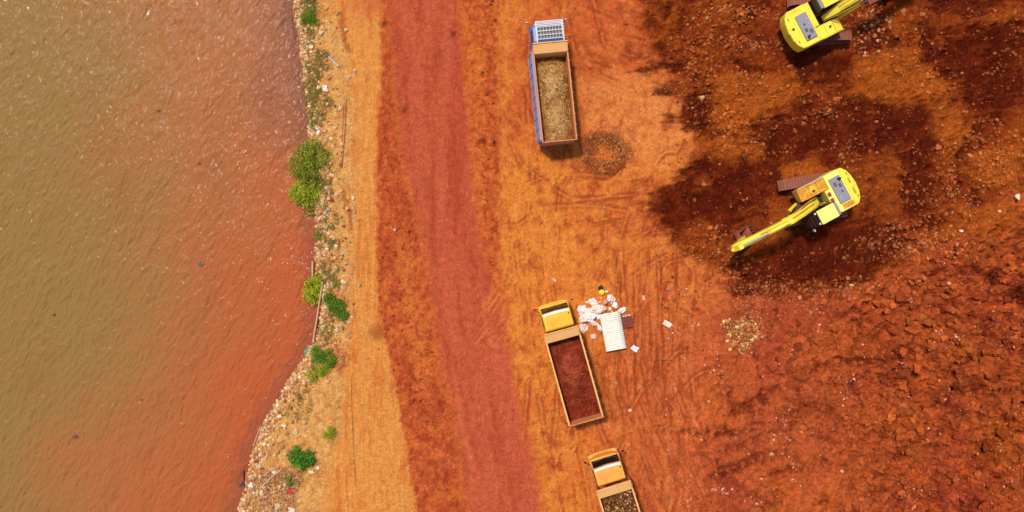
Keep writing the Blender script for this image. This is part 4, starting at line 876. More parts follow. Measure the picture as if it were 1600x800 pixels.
for i in range(26):   # scraps within the heap
    x, y = blob(934, 488, 30, 24, 1, rng)
    bag(float(x[0]), float(y[0]), random.uniform(.04, .09), random.uniform(.03, .08), .04, random.choice(PB), 'tiny torn scrap of pale plastic in the rubbish heap by the yellow truck', 'litter_scrap', 'litter', 'scraps of the rubbish heap', seed=200 + i, amp=.6)
def scrap(px, py, a, b_, rz, c, label, seed, name='litter_sheet', fold=.05):
    n = 9; x0, y0 = (px - 800) / 25, (400 - py) / 25; g_ = np.random.default_rng(seed); u, v = np.meshgrid(np.linspace(-.5, .5, n), np.linspace(-.5, .5, n))
    o_ = g_.random(2) * 20; zz = np.abs(fbm(u * 3 + o_[0], v * 3 + o_[1], 3, 3)) * fold * 2 + .03; uu = u * a * (1 + .25 * fbm(v * 2 + o_[0], u, 5, 2)); vv = v * b_ * (1 + .25 * fbm(u * 2 + o_[1], v, 6, 2))
    id_ = np.arange(n * n).reshape(n, n); F_ = np.stack([id_[:-1, :-1], id_[:-1, 1:], id_[1:, 1:], id_[1:, :-1]], -1).reshape(-1, 4)
    o = np_mesh(name, np.stack([uu, vv, zz], -1).reshape(-1, 3), F_, M['plastic']); sm = o.modifiers.new('thickness', 'SOLIDIFY'); sm.thickness = .012
    o.location = (x0, y0, Z(x0, y0)); o.rotation_euler = (0, 0, rz); o.color = (*c, 1); return tag(o, label, 'litter')
scrap(992, 544.5, .42, .34, R(-38), s(250, 246, 240), 'bright white crumpled sheet right of the corrugated sheet', 1)
scrap(1042, 505.5, .52, .32, R(-28), s(248, 222, 200), 'cream crumpled sheet far right of the rubbish heap', 2)
scrap(1005.5, 465, .16, .28, R(10), s(230, 190, 170), 'small pale scrap on the tyre ruts', 3)
scrap(866, 437, .28, .14, R(-40), s(236, 200, 170), 'folded pale scrap above the yellow truck cab', 4)
scrap(984, 641, .2, .14, R(20), s(244, 220, 200), 'small white scrap right of the yellow truck tailgate', 5)
scrap(962, 598, .2, .2, R(20), s(206, 150, 110), 'brown paper scrap right of the yellow truck bed', 6)
scrap(1106, 626, .1, .1, 0, s(244, 226, 210), 'tiny white scrap in the lower middle soil', 7)
scrap(498, 208, .28, .34, R(30), s(250, 240, 236), 'white lump on the stones above the large green shrub', 8)
scrap(494, 199, .26, .18, R(-50), s(246, 230, 220), 'smaller white scrap just above the white lump', 9)
scrap(508, 138, .26, .34, R(-10), s(240, 240, 246), 'bluish white lump on the upper bank', 10)
scrap(490, 88, .24, .32, R(10), s(250, 226, 200), 'cream scrap left of the grey pipe', 11)
scrap(391.5, 759.5, .32, .34, R(40), s(250, 244, 236), 'largest white scrap in the debris at the bottom of the bank', 12)
scrap(428.5, 736.5, .22, .22, R(40), s(250, 240, 230), 'white scrap beside the long pale stick', 13)
scrap(376.5, 783, .3, .16, R(5), s(250, 226, 170), 'cream scrap at the bottom waterline', 14)
scrap(454, 767, .24, .3, R(-15), s(232, 56, 84), 'pink red plastic piece in the debris', 15, 'plastic_piece', .08)
scrap(477, 550.5, .34, .26, R(20), s(84, 186, 140), 'green plastic piece floating at the shoreline bend', 16, 'plastic_piece', .06).location.z = WZ + .02
scrap(447, 603, .28, .26, 0, s(240, 210, 180), 'pale scrap on the shoreline bend', 17)
scrap(497, 730.5, .18, .18, 0, s(250, 230, 206), 'white scrap below right of the dark green bush', 18)
scrap(487, 737, .3, .2, R(10), s(246, 222, 190), 'torn white scrap directly below the dark green bush', 19)
scrap(445, 757, .16, .16, 0, s(240, 210, 190), 'pale scrap left of the pink plastic piece', 20)
scrap(434, 791, .3, .34, R(10), s(222, 196, 160), 'straw coloured sack scrap at the bottom edge of the bank', 21)
scrap(456, 797, .4, .3, R(-10), s(240, 214, 186), 'cream sack scrap at the bottom edge beside the straw coloured one', 22)
scrap(214, 86 + 86, .05, .22, R(5), s(255, 120, 60), 'thin orange plastic strip floating on the brown water', 23, 'plastic_piece', .02).location.z = WZ + .03
def float_bit(px, py, r, c, lab, seed, name='floating_leaf_clump', cat='debris'):
    o = bag(px, py, r, r * .7, .05, c, lab, name, cat, seed=seed, amp=.6); o.location.z = WZ + .01
float_bit(310, 412, .2, s(120, 84, 44), 'brown leaf clump floating where the red water begins', 31)
float_bit(242, 171, .11, s(110, 84, 40), 'dark speck of debris beside the orange strip on the water', 32)
float_bit(78, 493, .09, s(110, 66, 40), 'small dark debris floating on the left of the brown water', 33)
float_bit(111, 685, .14, s(130, 72, 48), 'reddish debris floating low on the left of the brown water', 34)
float_bit(307, 254, .1, s(130, 66, 46), 'small red brown debris floating on the upper water', 35)
float_bit(215, 627, .08, s(120, 76, 48), 'tiny dark debris floating in the lower middle of the water', 36)
float_bit(375, 761, .22, s(70, 44, 40), 'black rag in the shallows by the dark red post', 37, 'dark_rag', 'rag')

# upturned yellow tub and dark rag by the heap
x, y = W(940, 456.5); root = empty('plastic_tub', (x, y, Z(x, y)), 0, 'small upturned yellow plastic tub above the rubbish heap', 'tub')
MB().tube([(0, 0, 0), (0, 0, .02), (0, 0, .03), (0, 0, .2), (0, 0, .235), (0, 0, .245)], [.19, .19, .175, .155, .13, .06], 24).build('shell', M['plastic'], root, smooth=True).color = (*s(240, 226, 50), 1)
MB().tube([(.16, 0, .05), (.0, .2, .06), (-.16, 0, .05)], .008, 6).build('handle', M['chrome'], root)
bag(938.5, 450, .13, .14, .08, s(40, 20, 26), 'small black rag above the yellow tub', 'dark_rag', 'rag', seed=61)
bag(948, 455.5, .09, .07, .06, s(240, 222, 190), 'little cream bag right of the yellow tub', 'plastic_bag', 'bag', seed=62)

# corrugated roofing sheet on timbers, and crate
x, y = W(957.8, 517.8, .4); root = empty('roofing_sheet', (x, y, 0.0), R(10.5), 'white corrugated metal sheet propped on timbers beside the rubbish heap', 'metal sheet')
nu = 30 * 8; u = np.linspace(-1.17, 1.17, nu); v = np.linspace(-.64, .64, 5); U, Vv = np.meshgrid(u, v)
zz =   .40 + .024 * np.sin(U / 2.34 * 2 * np.pi * 20) + .012 * fbm(U * 1.1, Vv * 1.3, 3, 3); id_ = np.arange(U.size).reshape(U.shape)
F_ = np.stack([id_[:-1, :-1], id_[:-1, 1:], id_[1:, 1:], id_[1:, :-1]], -1).reshape(-1, 4)
o = np_mesh('corrugated_panel', np.stack([Vv, U, zz], -1).reshape(-1, 3), F_, M['sheet'], None, True, root); sm = o.modifiers.new('t', 'SOLIDIFY'); sm.thickness = .004
for yy_ in (-.95, 0.0, .95): MB().b2(-.6, .6, yy_ - .04, yy_ + .04, .30, .378).build('timber', M['wood'], root).color = (*s(150, 96, 60), 1)
for sx_ in (-.55, .55):
    for yy_ in (-.95, .95): MB().b2(sx_ - .035, sx_ + .035, yy_ - .035, yy_ + .035, -.02, .298).build('leg', M['wood'], root).color = (*s(150, 96, 60), 1)
x, y = W(980, 503.5, .25); root = empty('wooden_crate', (x, y, 0), R(4), 'flat dark brown crate beside the white corrugated sheet', 'crate')
mb = MB(); mb.b2(-.36, .34, -.33, .33, 0, .2); mb.build('box', M['wood'], root, bevel=.01).color = (*s(126, 60, 46), 1)
for i in range(5): MB().b2(-.355 + i * .139, -.22 + i * .139, -.34, .34, .203, .225).build('lid_board', M['wood'], root).color = (*s(132, 64, 50), 1)
for i, (a, b_) in enumerate(((974, 494.5), (978, 493.5), (983, 492.5))): bag(a, b_, .06, .04, .05, s(244, 226, 214), ('left', 'middle', 'right')[i] + ' one of three white scraps in a row above the brown crate', 'litter_scrap', 'litter', seed=90 + i)

# ------------------------------------------------------------------ trucks
def wheel(parent, x, y, r=.40, w_=.24):
    side = 1 if x > 0 else -1
    rt = MB().tube([(x - w_ / 2, y, r), (x - w_ / 2 + .03, y, r), (x + w_ / 2 - .03, y, r), (x + w_ / 2, y, r)], [r * .93, r, r, r * .93], 28).build('wheel', M['rubber'], parent, bevel=.01); 
    MB().tube([(x + side * (w_ / 2 - .02), y, r), (x + side * (w_ / 2 + .012), y, r)], [r * .58, r * .5], 20).build('rim', M['white_metal'], rt)
    MB().tube([(x + side * (w_ / 2 + .0), y, r), (x + side * (w_ / 2 + .05), y, r)], r * .16, 12).build('hub', M['dark_metal'], rt)
def make_truck(front, rear, cabm, bedout, bedin, headm, label, style, tilt=0):
    ang = math.atan2(rear[0] - front[0], front[1] - rear[1]); fx, fy = front
    f = Vector((-math.sin(ang), math.cos(ang))); Lb = math.hypot(rear[0] - front[0], rear[1] - front[1])
    root = empty('dump_truck', (fx - f.x * 1.9, fy - f.y * 1.9, 0), ang, label, 'dump truck'); root.rotation_euler = (0, tilt, ang)
    yb0, yb1 = 1.9 - Lb, 1.9; hw = 1.04; zf, zt = 1.05, 2.25
    # chassis
    mb = MB()
    for sx_ in (-.38, .38): mb.b2(sx_ - .04, sx_ + .04, yb0 + .25, 3.1, .62, .84)
    for yy_ in (-3.0, -2.0, -.8, .4, 1.5, 2.8): mb.b2(-.34, .34, yy_ - .04, yy_ + .04, .66, .80)
    mb.b2(.44, .98, .1, .9, .48, .86); mb.b2(-.9, -.44, -.1, .8, .5, .84)
    for yy_ in (-2.35,): mb.tube([(-.9, yy_, .4), (.9, yy_, .4)], .08, 8)
    mb.tube([(-.85, 2.62, .4), (.85, 2.62, .4)], .06, 8)
    mb.build('chassis', M['chassis'], root, bevel=.01)
    for sx_ in (-1, 1):
        wheel(root, sx_ * .84, 2.62); wheel(root, sx_ * .90, -2.35); wheel(root, sx_ * .62, -2.35)
        mb = MB(); pr = [(-2.35 + math.cos(a) * .5, .40 + math.sin(a) * .5) for a in np.linspace(.25, 2.9, 10)]; pr2 = [(-2.35 + math.cos(a) * .47, .40 + math.sin(a) * .47) for a in np.linspace(2.9, .25, 10)]
        mb.prism(pr + pr2, 'x', sx_ * .5, sx_ * 1.03); mb.build('mudguard', M['chassis'], root)
    # bed
    fl = MB().b2(-hw + .05, hw - .05, yb0 + .05, yb1 - .55, zf - .1, zf)
    for yy_ in np.arange(yb0 + .3, 1.3, .45): fl.b2(-hw + .08, hw - .08, yy_ - .04, yy_ + .04, zf - .2, zf - .103)
    fl.b2(-.42, -.34, yb0 + .2, 1.4, .845, zf - .21); fl.b2(.34, .42, yb0 + .2, 1.4, .845, zf - .21)
    fl.build('bed_floor', M[bedout], root)
    for sx_ in (-1, 1):
        sp = MB().b2(*sorted((sx_ * (hw - .05), sx_ * hw)), yb0 + .02, yb1 - .05, zf - .12, zt - .04).build('side_panel', M[bedin], root)
        mb = MB().b2(*sorted((sx_ * (hw + .003), sx_ * (hw + .028))), yb0 + .05, yb1 - .12, zf - .1, zt - .09); mb.build('outer_skin', M[bedout], sp)
        n_ = 9
        for i in range(n_):
            yy_ = yb0 + .25 + i * (yb1 - yb0 - .6) / (n_ - 1)
            mb = MB(); o_ = .08 if style != 'blue' or sx_ > 0 else .17
            xs_ = [sx_ * (hw + .03), sx_ * (hw + .03 + o_), sx_ * (hw + .03 + o_ * .55)]
            mb.prism([(xs_[0], zf - .14), (xs_[1] + sx_ * .01, zf - .14), (xs_[2] + sx_ * .01, zt - .13), (xs_[0], zt - .13)], 'y', yy_ - .035, yy_ + .035); mb.build('stake', M[bedout], sp)
        MB().b2(*sorted((sx_ * (hw - .065), sx_ * (hw + (.035 if style != 'blue' else .02)))), yb0, yb1 - .03, zt - .038, zt).build('top_rail', M['bed_tan' if style != 'blue' else bedin], sp, bevel=.008)
        if style == 'blue' and sx_ < 0:
            MB().prism([(sx_ * (hw + .032), zf - .1), (sx_ * (hw + .185), zf - .1), (sx_ * (hw + .105), zt - .14), (sx_ * (hw + .032), zt - .14)], 'y', yb0 + .12, yb1 - .35).build('skirt', M[bedout], sp)
            MB().b2(*sorted((sx_ * (hw + .03), sx_ * (hw + .20))), yb0 + .1, yb1 - .3, zf - .16, zf - .1).build('lower_rail', M[bedout], sp, bevel=.01)
            MB().b2(*sorted((sx_ * (hw + .03), sx_ * (hw + .13))), yb0 + .1, yb1 - .3, zf + .5, zf + .56).build('middle_rail', M[bedout], sp, bevel=.01)
    tg = MB().b2(-hw + .06, hw - .06, yb0 - .045, yb0 + .0, zf - .12, zt - .07).build('tailgate', M[bedin], root, bevel=.008)
    MB().b2(-hw - .02, hw + .02, yb0 - .06, yb0 - .0, zt - .068, zt - .01).build('gate_rail', M[bedin], tg, bevel=.008)
    for i in range(5):
        xx = -.8 + i * .4; MB().b2(xx - .03, xx + .03, yb0 - .1, yb0 - .048, zf - .1, zt - .09).build('stake', M[bedout], tg)
    # headboard slopes forward to its top edge, over the cab gap
    zh = 2.52
    hb = MB().prism([(yb1 + .03, zh), (yb1 - .52, zt + .08), (yb1 - .56, zt - .02), (yb1 - .56, zf), (yb1 - .52, zf), (yb1 - .52, zt - .04), (yb1 - .48, zt + .04), (yb1 + .06, zh - .04)], 'x', -hw + .02, hw - .02).build('headboard', M['bed_tan'], root)
    MB().b2(-hw - .01, hw + .01, yb1 + .0, yb1 + .07, zh + .002, zh + .05).build('top_rail', M['bed_tan'], hb, bevel=.01)
    for sx_ in (-1, 1): MB().prism([(yb1 + .015, zh - .045), (yb1 - .47, zt + .03), (yb1 - .5, zt - .06), (yb1 - .3, zf + .2), (yb1 - .02, zt)], 'x', sx_ * (hw - .015), sx_ * (hw + .01)).build('gusset', M[headm], hb)
    # cab: body shell with shaped profile (y,z)
    cw = .95 if style != 'blue' else 1.0; y0, y1 = (1.97 if style != 'blue' else 2.03), (3.38 if style != 'blue' else 3.40)
    prof = [(y0, .55), (y0, 1.95), (y0 + .03, 2.1), (y0 + .12, 2.17), (y1 - .42, 2.17), (y1 - .32, 2.13), (y1 - .05, 1.28), (y1 + .0, 1.18), (y1 + .02, .62), (y1 - .3, .5), (y1 - .45, .84), (y1 - 1.2, .86), (y1 - 1.35, .55)]
    # front wheel arch is the notch between the last points
    cab = MB()
    def sec(x, ins):        # a side outline, pulled in above the belt line
        return [(x * (1 - ins * max(0, (z_ - 1.2)) * .11), y_, z_) for (y_, z_) in prof]
    vs = sec(-cw, 1) + [(p[0] * .97, p[1] + (.03 if p[1] > 3.3 else 0), p[2] + (.02 if p[2] > 2.1 else 0)) for p in sec(-cw * .8, 1)] + [(0, y_ + (.07 if y_ > 3.3 else 0), z_ + (.035 if z_ > 2.1 else 0)) for (y_, z_) in prof] + [(p[0] * .97, p[1] + (.03 if p[1] > 3.3 else 0), p[2] + (.02 if p[2] > 2.1 else 0)) for p in sec(cw * .8, 1)] + sec(cw, 1)
    n_ = len(prof); fs = []
    for r_ in range(4):
        for i in range(n_): fs.append((r_ * n_ + i, r_ * n_ + (i + 1) % n_, (r_ + 1) * n_ + (i + 1) % n_, (r_ + 1) * n_ + i))
    fs.append(tuple(range(n_))[::-1]); fs.append(tuple(range(4 * n_, 5 * n_)))
    cb = cab.add(vs, fs).build('cab', M[cabm], root, bevel=.035, smooth=False)
    # windscreen lies proud of the sloping front
    def wsz(z_): return y1 - .32 + (2.13 - z_) / .85 * .27
    mb = MB()
    for x0, x1 in ((-.82, -.42), (-.42, 0), (0, .42), (.42, .82)):
        def q(x_, z_): return (x_, wsz(z_) + .112 - .07 * (abs(x_) / .82), z_ + .004)
        mb.add([q(x0, 1.32), q(x1, 1.32), q(x1, 2.06), q(x0, 2.06), tuple(np.array(q(x0, 1.32)) - (0, .03, .01)), tuple(np.array(q(x1, 1.32)) - (0, .03, .01)), tuple(np.array(q(x1, 2.06)) - (0, .03, .01)), tuple(np.array(q(x0, 2.06)) - (0, .03, .01))], [(0, 1, 2, 3), (7, 6, 5, 4), (0, 4, 5, 1), (3, 2, 6, 7), (0, 3, 7, 4), (1, 5, 6, 2)])
    mb.build('windscreen', M['glass'], cb)
    for x_ in (-.35, .3): MB().tube([(x_, wsz(1.34) + .1, 1.34), (x_ + .28, wsz(1.5) + .1, 1.52)], .009, 5).build('wiper', M['black'], cb)
    if style != 'blue':     # white sun strip on the leading roof edge and pressed ribs
        mb = MB()
        for i in range(8):
            a, b_ = -.8 + i * .2, -.6 + i * .2; e = lambda x_: .05 * (1 - (x_ / .8) ** 2)
            zz_ = 2.175
            mb.add([(a, y1 - .46 + e(a), zz_), (b_, y1 - .46 + e(b_), zz_ + 0), (b_, y1 - .33 + e(b_), 2.15), (a, y1 - .33 + e(a), 2.15), (a, y1 - .46 + e(a), zz_ + .035), (b_, y1 - .46 + e(b_), zz_ + .035), (b_, y1 - .33 + e(b_), 2.18), (a, y1 - .33 + e(a), 2.18)], [(0, 1, 2, 3), (7, 6, 5, 4), (0, 4, 5, 1), (1, 5, 6, 2), (2, 6, 7, 3), (3, 7, 4, 0)])
        mb.build('sun_strip', M['white_metal'], cb)
        mb = MB()
        for i in range(8):
            x_ = -.63 + i * .18; mb.prism([(x_ - .05, 2.15), (x_ - .03, 2.226), (x_ + .03, 2.226), (x_ + .05, 2.15)], 'y', y0 + .14, y1 - .58)
        mb.build('roof_ribs', M[cabm], cb, bevel=.01)
        MB().tube([(.72, 2.8, 2.16), (.72, 2.8, 2.24)], .04, 10).build('roof_lamp', M['black'], cb)
    else:                   # white ladder rack with a slatted deflector at the front
        zr = 2.32; rk = MB()
        xl, xr, ya, yb = -.72, .86, y0 + .12, y1 - .12
        for x_ in (xl, xr): rk.b2(x_ - .035, x_ + .035, ya - .1, yb, zr, zr + .05)
        for i in range(9):
            x_ = xl + .06 + i * (xr - xl - .12) / 8; rk.b2(x_ - .011, x_ + .011, ya + .08, yb - .34, zr + .012, zr + .042)
        for k in range(4):
            yy_ = ya + .08 + k * (yb - .42 - ya) / 3; rk.b2(xl, xr, yy_ - .022, yy_ + .022, zr - .004, zr + .01)
        for k in range(4): rk.b2(xl, xr, yb - .30 + k * .09, yb - .245 + k * .09, zr + .004 - k * .02, zr + .044 - k * .02)
        for x_ in (xl, xr):
            for yy_ in (ya, yb - .5): rk.b2(x_ - .02, x_ + .02, yy_ - .02, yy_ + .02, 2.1, zr - .001)
        rkk = rk.build('roof_rack', M['white_metal'], root)
        MB().b2(xl + .05, xr - .05, ya + .1, yb - .34, 2.20, 2.235).build('rack_tray', M['rack_panel'], rkk)
        for i in range(8):
            yy_ = ya + i * .17; MB().b2(xr + .04, xr + .08, yy_, yy_ + .05, zr, zr + .05).build('rack_hook', M['white_metal'], rkk)
    for sx_ in (-1, 1):
        xo = cw + .003; dr = MB().b2(*sorted((sx_ * (xo - .01), sx_ * (xo + .012))), y0 + .2, y1 - .42, .9, 1.28).build('door', M[cabm], root, bevel=.006)
        xi = lambda z_: cw * (1 - (z_ - 1.2) * .11) + .004
        A = [(y0 + .24, 1.34), (y1 - .42, 1.34), (y1 - .5, 1.98), (y0 + .24, 1.98)]
        vs = [(sx_ * xi(z_), y_, z_) for y_, z_ in A] + [(sx_ * (xi(z_) + .012), y_, z_) for y_, z_ in A]
        MB().add(vs, [(0, 1, 2, 3), (7, 6, 5, 4), (0, 4, 5, 1), (1, 5, 6, 2), (2, 6, 7, 3), (3, 7, 4, 0)]).build('side_window', M['glass'], dr)
        MB().b2(*sorted((sx_ * (xo + .015), sx_ * (xo + .04))), y0 + .3, y0 + .45, 1.16, 1.19).build('handle', M['black'], dr)
        mr = MB().tube([(sx_ * .93, y1 - .2, 1.5), (sx_ * 1.12, y1 + .05, 1.72), (sx_ * 1.16, y1 + .07, 1.62)], .014, 6).build('mirror', M['black'], root)
        MB().box((sx_ * 1.18, y1 + .07, 1.6), (.16, .05, .3)).build('mirror_housing', M['black'] if style != 'blue' else M['white_metal'], mr, bevel=.015)
        MB().b2(*sorted((sx_ * .55, sx_ * .85)), y1 + .0, y1 + .05, .72, .9).build('headlight', M['lamp_glass'], root, bevel=.015)
        MB().b2(*sorted((sx_ * .86, sx_ * .93)), y1 - .03, y1 + .04, .74, .88).build('indicator', M['orange_lens'], root, bevel=.01)
        MB().b2(*sorted((sx_ * .6, sx_ * .85)), yb0 + .12, yb0 + .16, .6, .72).build('tail_light', M['orange_lens'], root, bevel=.01)
    mb = MB(); pts = [(-.97, y1 - .18), (-.95, y1 + .04), (-.7, y1 + .12), (0, y1 + .15), (.7, y1 + .12), (.95, y1 + .04), (.97, y1 - .18), (.9, y1 - .18), (.85, y1 - .04), (-.85, y1 - .04), (-.9, y1 - .18)]
    mb.prism(pts, 'z', .42, .66); mb.build('bumper', M[cabm] if style != 'blue' else M['white_metal'], root, bevel=.02)
    if style != 'blue':      # cowl panel under the windscreen, seen from above as a rim
        mb = MB(); ped = [(-.93, y1 - .3), (-.92, y1 + .0), (-.7, y1 + .085), (0, y1 + .12), (.7, y1 + .085), (.92, y1 + .0), (.93, y1 - .3), (.88, y1 - .3), (.84, y1 - .03), (-.84, y1 - .03), (-.88, y1 - .3)]
        mb.prism(ped, 'z', 1.1, 1.5); mb.build('front_cowl', M[cabm], root, bevel=.02)
    else:
        MB().b2(-.7, .7, y1 + .03, y1 + .1, .95, 1.15).build('grille', M['white_metal'], root, bevel=.01)
    return root, ang, Lb, hw, zf, zt
def load(truck, c1, c2, pebs, label, hfun, seed, nst=900, st=(.015, .055)):
    root, ang, Lb, hw, zf, zt = truck
    yb0, yb1 = 1.9 - Lb + .03, 1.9 - .58; x0, x1 = -hw + .07, hw - .07
    nx_, ny_ = 44, 110; U, Vv = np.meshgrid(np.linspace(x0, x1, nx_), np.linspace(yb0, yb1, ny_))
    def hh(U, Vv):
        t_ = (Vv - yb0) / (yb1 - yb0); return hfun(U / hw, t_) + .07 * fbm(U * 2 + seed, Vv * 2, seed, 5, .6)
    top = hh(U, Vv); k = sst(-.2, .5, fbm(U * 1.6, Vv * 1.2, seed + 3, 5))[..., None]; k = np.clip(k * .5 + .75 * sst(1.0, .45, (top - top.min()) / (np.ptp(top) + 1e-6) + .12 * fbm(U * 3, Vv * 3, 8, 3))[..., None], 0, 1); col = np.array(c1) * (1 - k) + np.array(c2) * k  # low rim mixed darker: coarse stones, plus bed-wall shade put into the colour
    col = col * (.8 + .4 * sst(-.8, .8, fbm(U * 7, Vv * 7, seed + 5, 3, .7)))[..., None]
    m_ = bpy.data.objects.new('soil_load', None)
    edge = np.concatenate([top[0], top[-1], top[:, 0], top[:, -1]])
    id_ = np.arange(U.size).reshape(U.shape); F_ = np.stack([id_[:-1, :-1], id_[:-1, 1:], id_[1:, 1:], id_[1:, :-1]], -1).reshape(-1, 4)
    Vt = np.stack([U, Vv, top], -1).reshape(-1, 3); Vb = Vt.copy(); Vb[:, 2] = zf + .01; nV = len(Vt)
    ring = np.concatenate([id_[0, :], id_[1:, -1], id_[-1, :-1][::-1], id_[1:-1, 0][::-1]]); rn = np.roll(ring, -1)
    side = np.stack([ring, ring + nV, rn + nV, rn], -1)
    Fa = np.concatenate([F_, F_[:, ::-1] + nV, side])
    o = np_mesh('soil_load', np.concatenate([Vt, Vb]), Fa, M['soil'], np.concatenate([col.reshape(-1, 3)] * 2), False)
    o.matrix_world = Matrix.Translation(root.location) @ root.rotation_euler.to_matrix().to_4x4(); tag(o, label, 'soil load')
    g_ = np.random.default_rng(seed); x = g_.uniform(x0 + .03, x1 - .03, nst); y = g_.uniform(yb0, yb1, nst); sz = sizes(nst, *st, g_, 2.5)
    cc = np.array(pebs)[g_.integers(0, len(pebs), nst)] * (.7 + .5 * g_.random(nst))[:, None]
    q = scatter('stones', np.stack([x, y, hh(x, y)], -1), sz, np.clip(cc, 0, .9), M['stone_v'], .6, None, o, seed); q['kind'] = 'stuff'
t1 = make_truck(*TRUCKS[0], 'tr_blue', 'bed_blue', 'bed_orange', 'bed_orange', 'blue dump truck with white roof rack and a full bed of pale earth', 'blue', R(3.0))
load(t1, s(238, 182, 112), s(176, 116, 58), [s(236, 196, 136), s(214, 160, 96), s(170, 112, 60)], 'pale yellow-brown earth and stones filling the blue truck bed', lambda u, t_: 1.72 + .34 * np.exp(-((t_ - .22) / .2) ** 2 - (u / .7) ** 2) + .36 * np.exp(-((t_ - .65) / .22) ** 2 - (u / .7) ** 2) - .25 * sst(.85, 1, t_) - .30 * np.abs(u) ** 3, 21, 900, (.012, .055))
t2 = make_truck(*TRUCKS[1], 'tr_yellow', 'bed_yellow', 'bed_orange', 'bed_tan', 'yellow cab dump truck carrying dark red earth beside the rubbish heap', 'yellow')
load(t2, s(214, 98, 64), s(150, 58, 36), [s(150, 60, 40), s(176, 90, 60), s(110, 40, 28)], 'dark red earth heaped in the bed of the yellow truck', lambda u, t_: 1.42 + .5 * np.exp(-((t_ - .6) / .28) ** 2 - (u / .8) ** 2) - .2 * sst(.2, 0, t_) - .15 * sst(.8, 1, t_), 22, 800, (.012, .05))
t3 = make_truck(*TRUCKS[2], 'tr_orange', 'bed_yellow', 'bed_orange', 'bed_tan', 'orange yellow dump truck cut off by the bottom edge, loaded with gravelly earth', 'yellow')
load(t3, s(150, 92, 44), s(112, 62, 32), [s(220, 170, 116), s(176, 120, 70), s(110, 70, 44)], 'coarse brown gravel in the bed of the lowest truck', lambda u, t_: 1.62 + .3 * np.exp(-((t_ - .6) / .3) ** 2 - (u / .8) ** 2) - .15 * sst(.9, 1, t_), 23, 2200, (.02, .07))

